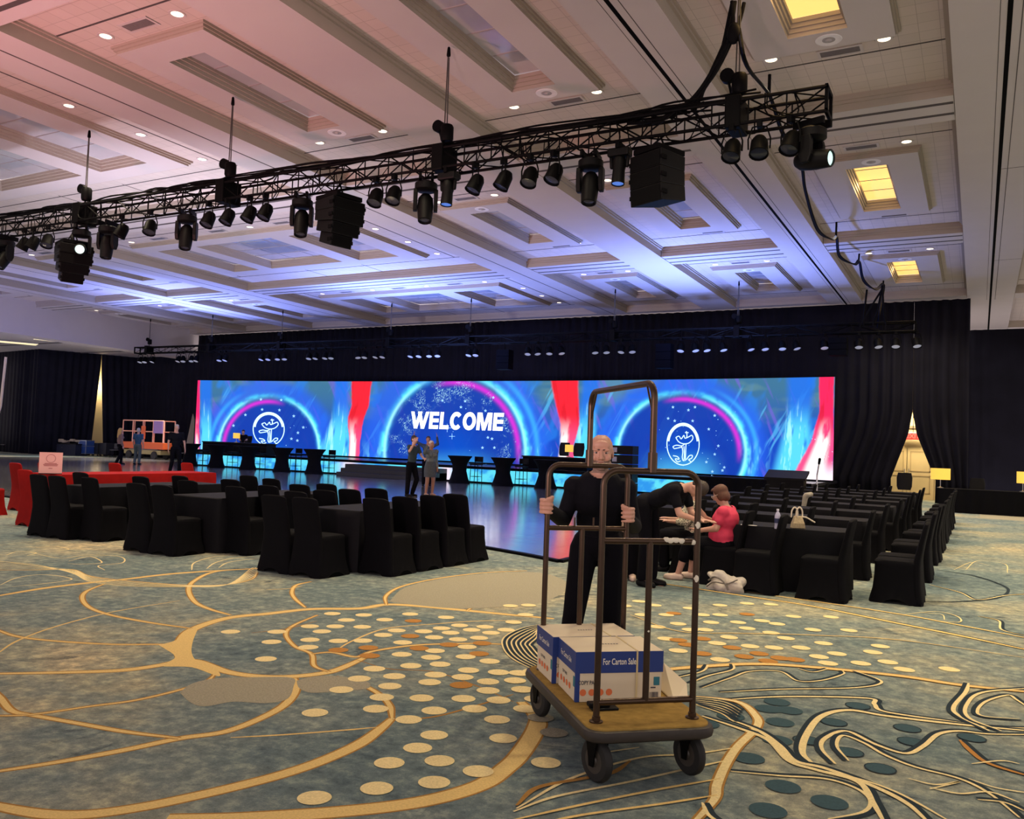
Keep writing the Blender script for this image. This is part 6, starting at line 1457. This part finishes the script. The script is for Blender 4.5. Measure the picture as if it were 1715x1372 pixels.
body_person('person', 'seated woman in an animal print top between the bending and the pink woman', (*lw, 0), -1.35, seated(arms=dict(wR=(-.10,-.30,.80), wL=(.12,-.30,.78))), female=True, top_m=leopard(), sleeve='three', hair=hairmat('blond', (.50,.30,.08)), hair_shape='bun', vox=.015)
# seated person with pale jacket, half hidden behind the man's arm
gp = (-3.98, 10.45)
chair((gp[0]-.02, gp[1]+.04, 0), .35, 'black covered chair under the person in the cream jacket', black_chair_lab)
body_person('person', 'seated person with cream jacket and pale trainers half hidden behind the man', (*gp, 0), .35, seated(), female=True, top_m=mat('cream_jacket', (.55,.40,.28), .8, noise=.15, nscale=10), sleeve='long', hair=hairmat('dark', (.03,.018,.012)), hair_shape='bun', shoe_m=pale_shoe, vox=.015)
# things round the group
bgp = onz(1214, 990); t = thing('holdall_bag', 'slouchy pale silver holdall lying on the carpet by the pink woman', 'bag', (bgp.x, bgp.y+.05, 0), -.25)
rs = random.Random(12); b = MB()
for k in range(26): b.ell((rs.uniform(-.17,.17), rs.uniform(-.09,.09), rs.uniform(.05,.10)+.05*math.cos(k)), (rs.uniform(.07,.13), rs.uniform(.06,.09), rs.uniform(.04,.085)), Matrix.Rotation(rs.uniform(-.6,.6), 3, 'Z') @ Matrix.Rotation(rs.uniform(-.5,.5), 3, 'Y'), 10)
b.ell((-.09,0,.17), (.09,.07,.07), None, 10); b.ell((0,0,.04), (.23,.12,.045), None, 14)
fuse('bag_body', b, mat('bag_silver', (.50,.45,.38), .55, noise=.3, nscale=14, bump=.5, bscale=9), .012, t, 3)
MB().tube(crom([(-.2,-.06,.10),(-.08,-.13,.16),(.04,-.14,.12),(.10,-.13,.03)], 5), .010, 6).build('strap', mat('bag_strap', (.16,.14,.12), .6, noise=.2), t, True)
MB().tube(crom([(-.2,-.10,.03),(-.08,-.14,.10),(.08,-.13,.10),(.2,-.10,.16)], 5), .008, 6).build('zip', mat('bag_strap', (.16,.14,.12)), t, True)
q = onz(1302, 886, .752); t = thing('water_bottle', 'clear plastic water bottle on the nearest table at the right', 'bottle', tuple(q))
MB().lathe([(.001,0),(.034,.002),(.036,.02),(.033,.05),(.036,.10),(.035,.15),(.022,.19),(.013,.20),(.013,.215),(.001,.215)], 18).build('bottle_body', mat('clear_plastic', (.45,.45,.62), .15, noise=.15, nscale=30), t, True)
MB().lathe([(.001,.215),(.015,.215),(.015,.235),(.001,.235)], 12).build('cap', mat('cap_white', (.7,.7,.75), .5, noise=.02), t, True); MB().lathe([(.0365,.07),(.0365,.125),(.0355,.125),(.0355,.07)], 18, cap=False).build('label', mat('label_navy', (.02,.03,.10), .5, noise=.2), t, True)
q = onz(1336, 885, .752); t = thing('handbag', 'small cream and gold handbag with two looped handles on the nearest table', 'handbag', tuple(q), .5); t.scale = (.82, .82, .88)
pm = mat('bag_cream', (.62,.50,.30), .6, noise=.35, nscale=50, col2=(.25,.18,.09))
MB().loft([[(-.10,-.05,0),(.10,-.05,0),(.10,.05,0),(-.10,.05,0)],[(-.085,-.055,.07),(.085,-.055,.07),(.085,.055,.07),(-.085,.055,.07)],[(-.055,-.02,.17),(.055,-.02,.17),(.055,.02,.17),(-.055,.02,.17)]]).build('bag_body', pm, t, bevel=.008)
for dx, dy in ((-.06,-.03), (.03,.03)): MB().tube(crom([(dx-.05,dy,.15),(dx-.04,dy,.24),(dx,dy,.285),(dx+.04,dy,.24),(dx+.045,dy,.15)], 5), .011, 8).build('handle', mat('handle_cream', (.66,.58,.45), .5, noise=.05), t, True)
MB().tube(crom([(.05,0,.16),(.12,-.02,.15),(.20,-.03,.11),(.24,-.03,.09)], 5), .010, 8).build('shoulder_strap', mat('handle_cream', (.66,.58,.45)), t, True)
q = onz(1255, 880, .752); t = thing('paper_stack', 'small white card lying on the nearest table left of the bottle', 'card', tuple(q)); MB().box((-.10,-.03,0),(.09,.03,.004)).build('card', mat('paper', (.7,.68,.65), .7, noise=.02), t)
_q = onz(1317, 829, .9); _c = min([c for c in RCH if c.location.x > -6], key=lambda c: (c.location.x+.28-_q.x)**2+.25*(c.location.y-_q.y)**2); t = thing('draped_coat', 'pale coat slung over a chair among the right rows', 'coat', (_c.location.x+.29, _c.location.y, 0), PI/2)
bb = MB(); 
bb.cap((-.2,0,.90), (.2,0,.90), .05, .05); bb.cap((-.19,.03,.88), (-.20,.06,.66), .055, .045); bb.cap((.19,.03,.88), (.20,.06,.70), .055, .045); bb.cap((0,.05,.88), (0,.07,.60), .06, .05)
fuse('coat_body', bb, mat('coat_grey', (.30,.27,.22), .8, noise=.2), .02, t, 4)
# --- people on the dance floor
navy = mat('navy_shirt', (.02,.04,.07), .7, noise=.3, nscale=10)
def towards_cam(x, y): return math.atan2(-y, -x)+PI/2
cp = onz(687, 832, DFZ)
body_person('person', 'man in black with bent knees taking a selfie beside the woman on the dance floor', (cp.x, cp.y, DFZ), towards_cam(cp.x, cp.y)+.9, stand(1.76, dict(eR=(-.27,-.12,1.30), wR=(-.12,-.20,1.58), hdR=(.4,-.2,.9), hnR=(1,0,0), eL=(.24,-.16,1.18), wL=(.02,-.42,1.10), hdL=(-.3,-1,0), kL=(.14,-.10,.50), kR=(-.08,.04,.49)), lean=.05), skin_m=skin, top_m=mat('dark_teal_shirt', (.012,.03,.035), .7, noise=.3), sleeve='short', hair=hairmat('dark', (.03,.018,.012)), vox=.018)
cw_ = onz(719, 831, DFZ)
def dress(t, V, Rc, Rh, hc): pass
body_person('person', 'woman in a short dark dress with raised arm on the dance floor', (cw_.x, cw_.y, DFZ), towards_cam(cw_.x, cw_.y)+.5, stand(1.62, dict(eR=(-.30,-.10,1.36), wR=(-.22,-.14,1.60), hdR=(.2,-.1,1), eL=(.22,.05,1.15), wL=(.20,-.10,.93))), female=True, top_m=mat('sequin_grey', (.10,.12,.11), .4, noise=.6, nscale=30), leg_m=mat('dark_skirt', (.05,.06,.065), .6, noise=.4, nscale=20), sleeve='long', leg='skirt', skirt_z=.56, skin_m=skin_dark, hair=hairmat('silver', (.62,.55,.45)), hair_shape='short', shoe_m=mat('heel_nude', (.45,.25,.16), .5, noise=.1), vox=.018)
rp = onz(714, 815, DFZ)
body_person('person', 'man in dark clothes with both arms raised behind the posing couple', (rp.x, rp.y, DFZ), towards_cam(rp.x, rp.y), stand(1.80, dict(eL=(.34,-.05,1.48), wL=(.30,-.05,1.74), hdL=(-.1,0,1), eR=(-.38,-.05,1.52), wR=(-.50,-.05,1.76), hdR=(0,0,1))), top_m=navy, sleeve='long', skin_m=skin_dark, hair=hairmat('dark', (.03,.018,.012)), vox=.022)
lm = onz(292, 797, DFZ)
body_person('person', 'grey-haired man in black polo and wide trousers walking at the left', (lm.x, lm.y, DFZ), towards_cam(lm.x, lm.y)+.2, stand(1.90, dict(kL=(.13,-.06,.49), aL=(.15,.02,.085), fL=(.17,-.14,0), aR=(-.15,.06,.085), fR=(-.17,-.10,0), eL=(.28,.03,1.13), wL=(.30,-.03,.87))), sleeve='short', hair=hairmat('grey', (.40,.37,.33)), vox=.022)
w1 = ony(199, 780, 26.5); w2 = ony(229, 780, 27.3)
wz = DFZ
body_person('person', 'woman with long blond hair and patterned blouse walking at the far left', (w1.x, 26.5, wz), towards_cam(w1.x, 26.5)+1.9, stand(1.70, dict(kL=(.09,-.12,.49), aL=(.10,-.12,.085), fL=(.10,-.28,0), aR=(-.10,.18,.085), fR=(-.10,.03,0))), female=True, top_m=mat('patterned_blouse', (.20,.12,.10), .8, noise=.7, nscale=18), sleeve='long', hair=hairmat('blond', (.50,.30,.08)), hair_shape='long', vox=.022)
body_person('person', 'person in blue shirt and grey trousers with cap beside the blond woman', (w2.x, 27.3, wz), towards_cam(w2.x, 27.3)+2.6, stand(1.74), top_m=mat('blue_print_shirt', (.01,.06,.12), .7, noise=.6, nscale=14), leg_m=mat('grey_green_trousers', (.06,.085,.08), .8, noise=.2), sleeve='short', hair=hairmat('grey', (.40,.37,.33)), vox=.022)
dj = ony(407, 735, 32.3)
body_person('person', 'dark haired person seated behind the left stage desk', (dj.x, 32.3, STZ), towards_cam(dj.x, 32.3), seated(), hair=hairmat('dark', (.03,.018,.012)), vox=.025)
chj = office_chair((dj.x, 32.42, STZ), 0, 'dark chair carrying the person at the left stage desk', .9)
# --- clutter beyond the dance floor at the far left
YL = 34.2
orange = mat('lift_orange', (.72,.12,.03), .5, noise=.15); pinkrail = mat('lift_rail', (.85,.42,.30), .5, noise=.1); tyre = mat('tyre_black', (.012,.012,.014), .7, noise=.3)
a = ony(213, 770, YL); c = ony(281, 770, YL); t = thing('scissor_lift', 'orange scissor lift with railed platform parked by the left curtain', 'scissor lift', ((a.x+c.x)/2, YL, 0)); hw = (c.x-a.x)/2
zt_ = ony(250, 705, YL).z; zp_ = ony(250, 741, YL).z; zb_ = ony(250, 752, YL).z
MB().box((-hw*.9,-.4,.30), (hw*.9,.4,.55)).build('chassis', mat('lift_cream', (.35,.28,.12), .5, noise=.2), t, bevel=.02)
for sx in (-1, 1):
    for sy in (-1, 1): MB().lathe([(.05,-.07),(.22,-.07),(.25,-.03),(.25,.03),(.22,.07),(.05,.07)], 18, (sx*hw*.62, sy*.42, .25), (0,1,0)).build('wheel', tyre, t, True)
for k in range(3): MB().tube([(-hw*.7, -.3+.2*k, .56), (hw*.7, -.3+.2*k, zb_)], .05, 6).build('scissor_arm', mat('lift_grey', (.2,.2,.22), .5, noise=.2), t); MB().tube([(hw*.7, -.25+.2*k, .56), (-hw*.7, -.25+.2*k, zb_)], .05, 6).build('scissor_arm', mat('lift_grey', (.2,.2,.22)), t)
MB().box((-hw,-.4,zb_), (hw,.4,zp_)).build('platform', orange, t, bevel=.02)
rl = MB()
for sy in (-.4, .4):
    for zz in (zp_+(zt_-zp_)*.5, zt_): rl.tube([(-hw, sy, zz), (hw, sy, zz)], .035, 6)
    for k in range(5): rl.tube([(-hw+2*hw*k/4, sy, zp_), (-hw+2*hw*k/4, sy, zt_)], .035, 6)
rl.build('guard_rail', pinkrail, t); MB().box((hw*.55,-.46,zp_+.55), (hw*.98,-.41,zt_)).build('notice_plate', mat('lift_mauve', (.35,.2,.5), .5, noise=.1), t)
MB().box((-hw*.05,-.46,zp_+.2), (hw*.15,-.41,zp_+.95)).build('control_box', orange, t, bevel=.02)
blue_case = mat('case_blue', (.02,.07,.28), .5, noise=.3); case_black = mat('case_black', (.02,.022,.03), .5, noise=.3); alu = mat('aluminium', (.4,.45,.55), .35, .8, noise=.1)
def road_case(x0_, x1_, yt, yd, m_, lab):
    a = ony(x0_, yt, yd); c = ony(x1_, yt, yd); t = thing('road_case', lab, 'road case', ((a.x+c.x)/2, yd, 0)); hw = (c.x-a.x)/2*.82; h = a.z
    MB().box((-hw,-.28,.12), (hw,.28,h)).build('case_body', m_, t, bevel=.01)
    e = MB()
    for zz in (.12, h*.6, h-.05): e.box((-hw-.01,-.29,zz), (hw+.01,.29,zz+.04))
    for sx in (-1, 1): e.box((sx*hw-.02,-.295,.12), (sx*hw+.02,-.26,h))
    e.build('edge_profile', alu if m_ is blue_case else case_black, t)
    for sx in (-1, 1):
        for sy in (-1, 1): MB().lathe([(.001,-.02),(.05,-.02),(.05,.02),(.001,.02)], 12, (sx*hw*.8, sy*.22, .06), (1,0,0)).build('caster', tyre, t)
    return t
road_case(138, 153, 737, 33.8, blue_case, 'bright blue road case at the right end of the heaped table')
road_case(161, 172, 742, 34.4, case_black, 'dark road case left of the pair beneath the cream curtain gap')
road_case(173, 186, 742, 34.5, case_black, 'dark road case right of the pair beneath the cream curtain gap')
a = ony(78, 745, 33.5); c = ony(137, 745, 33.5); t = thing('cloth_table', 'long dark table heaped with pale cloths at the far left', 'table', ((a.x+c.x)/2, 33.5, 0)); hw = (c.x-a.x)/2; hz_ = ony(100, 742, 33.5).z
MB().box((-hw,-.4,hz_-.05), (hw,.4,hz_)).build('tabletop', black_plastic, t); MB().box((-hw+.03,-.38,.0), (hw-.03,.38,hz_-.05)).build('table_skirt', mat('navy_skirt', (.008,.012,.035), .8, noise=.3), t)
hp = MB(); rs = random.Random(4)
for k in range(30): hp.ell((rs.uniform(-hw*.9,hw*.9)*.98, rs.uniform(-.2,.2), hz_+.05+rs.uniform(0,.16)), (rs.uniform(.14,.32), .15, rs.uniform(.06,.12)), None, 8)
tag(fuse('cloth_heap', hp, mat('heap_beige', (.50,.42,.32), .8, noise=.5, nscale=5), .03, None, 2), 'heap of pale folded cloths on the far left table', 'cloth'); bpy.data.objects['cloth_heap'].location = t.location
for i, (x, y) in enumerate([(10,738),(24,738),(42,744),(62,738),(72,738),(108,744),(128,744),(193,748),(312,740)]):
    q = ony(x, y, 32.6+.15*i); z1 = q.z; lab = ['bare dark stacking chair at the left frame edge beyond the dance floor','dark stacking chair right next to the one at the frame edge','dark chair between the frame edge chairs and the heaped table','dark chair just left of the heaped table','dark chair touching the left end of the heaped table','dark chair half in front of the heaped table','dark chair in front of the blue road case','dark chair behind the blond woman','dark stool by the left corner of the screen'][i]
    t = thing('stacking_chair', lab, 'chair', (q.x, 32.6+.15*i, DFZ if q.x > DFX0 else 0), .3*math.sin(i*2))
    chm = mat('chair_slate', (.035,.035,.045), .6, noise=.2); h = max(.85, z1)
    MB().box((-.22,-.22,.43),(.22,.2,.48)).build('seat', chm, t, bevel=.015); MB().box((-.21,.18,.52),(.21,.22,h)).build('backrest', chm, t, bevel=.015)
    for sx in (-1, 1):
        for sy in (-1, 1): MB().tube([(sx*.19,sy*.18,0),(sx*.19,sy*.19,.44)]+([(sx*.19,.2,h-.1)] if sy > 0 else []), .014, 6).build('leg', black_metal, t)
# tall slanted board by the screen's left edge, white post at the frame edge
a = ony(311, 770, 33.4); z1 = ony(318, 693, 33.4).z; c = ony(321, 770, 33.4)
b = MB(); b.add([(a.x-.25,33.4,.0),(c.x+.05,33.4,.0),(c.x+.05,33.4,z1*.88),(c.x-.12,33.4,z1),(a.x-.25,33.46,.0),(c.x+.05,33.46,.0),(c.x+.05,33.46,z1*.88),(c.x-.12,33.46,z1)], [(0,1,2,3),(7,6,5,4),(0,4,5,1),(1,5,6,2),(2,6,7,3),(3,7,4,0)])
tag(b.build('scenery_board', mat('board_tan', (.20,.16,.11), .7, noise=.2)), 'tall tan scenery board leaning by the left edge of the screen', 'board')
a = ony(1, 680, 20.0); c = ony(10, 598, 20.0); tag(MB().tube([(a.x-.9,20,0),tuple(a),tuple(c)], .05, 8).build('leaning_pole', mat('pole_white', (.6,.5,.42), .5, noise=.1)), 'thin pale pole leaning at the left frame edge', 'pole')
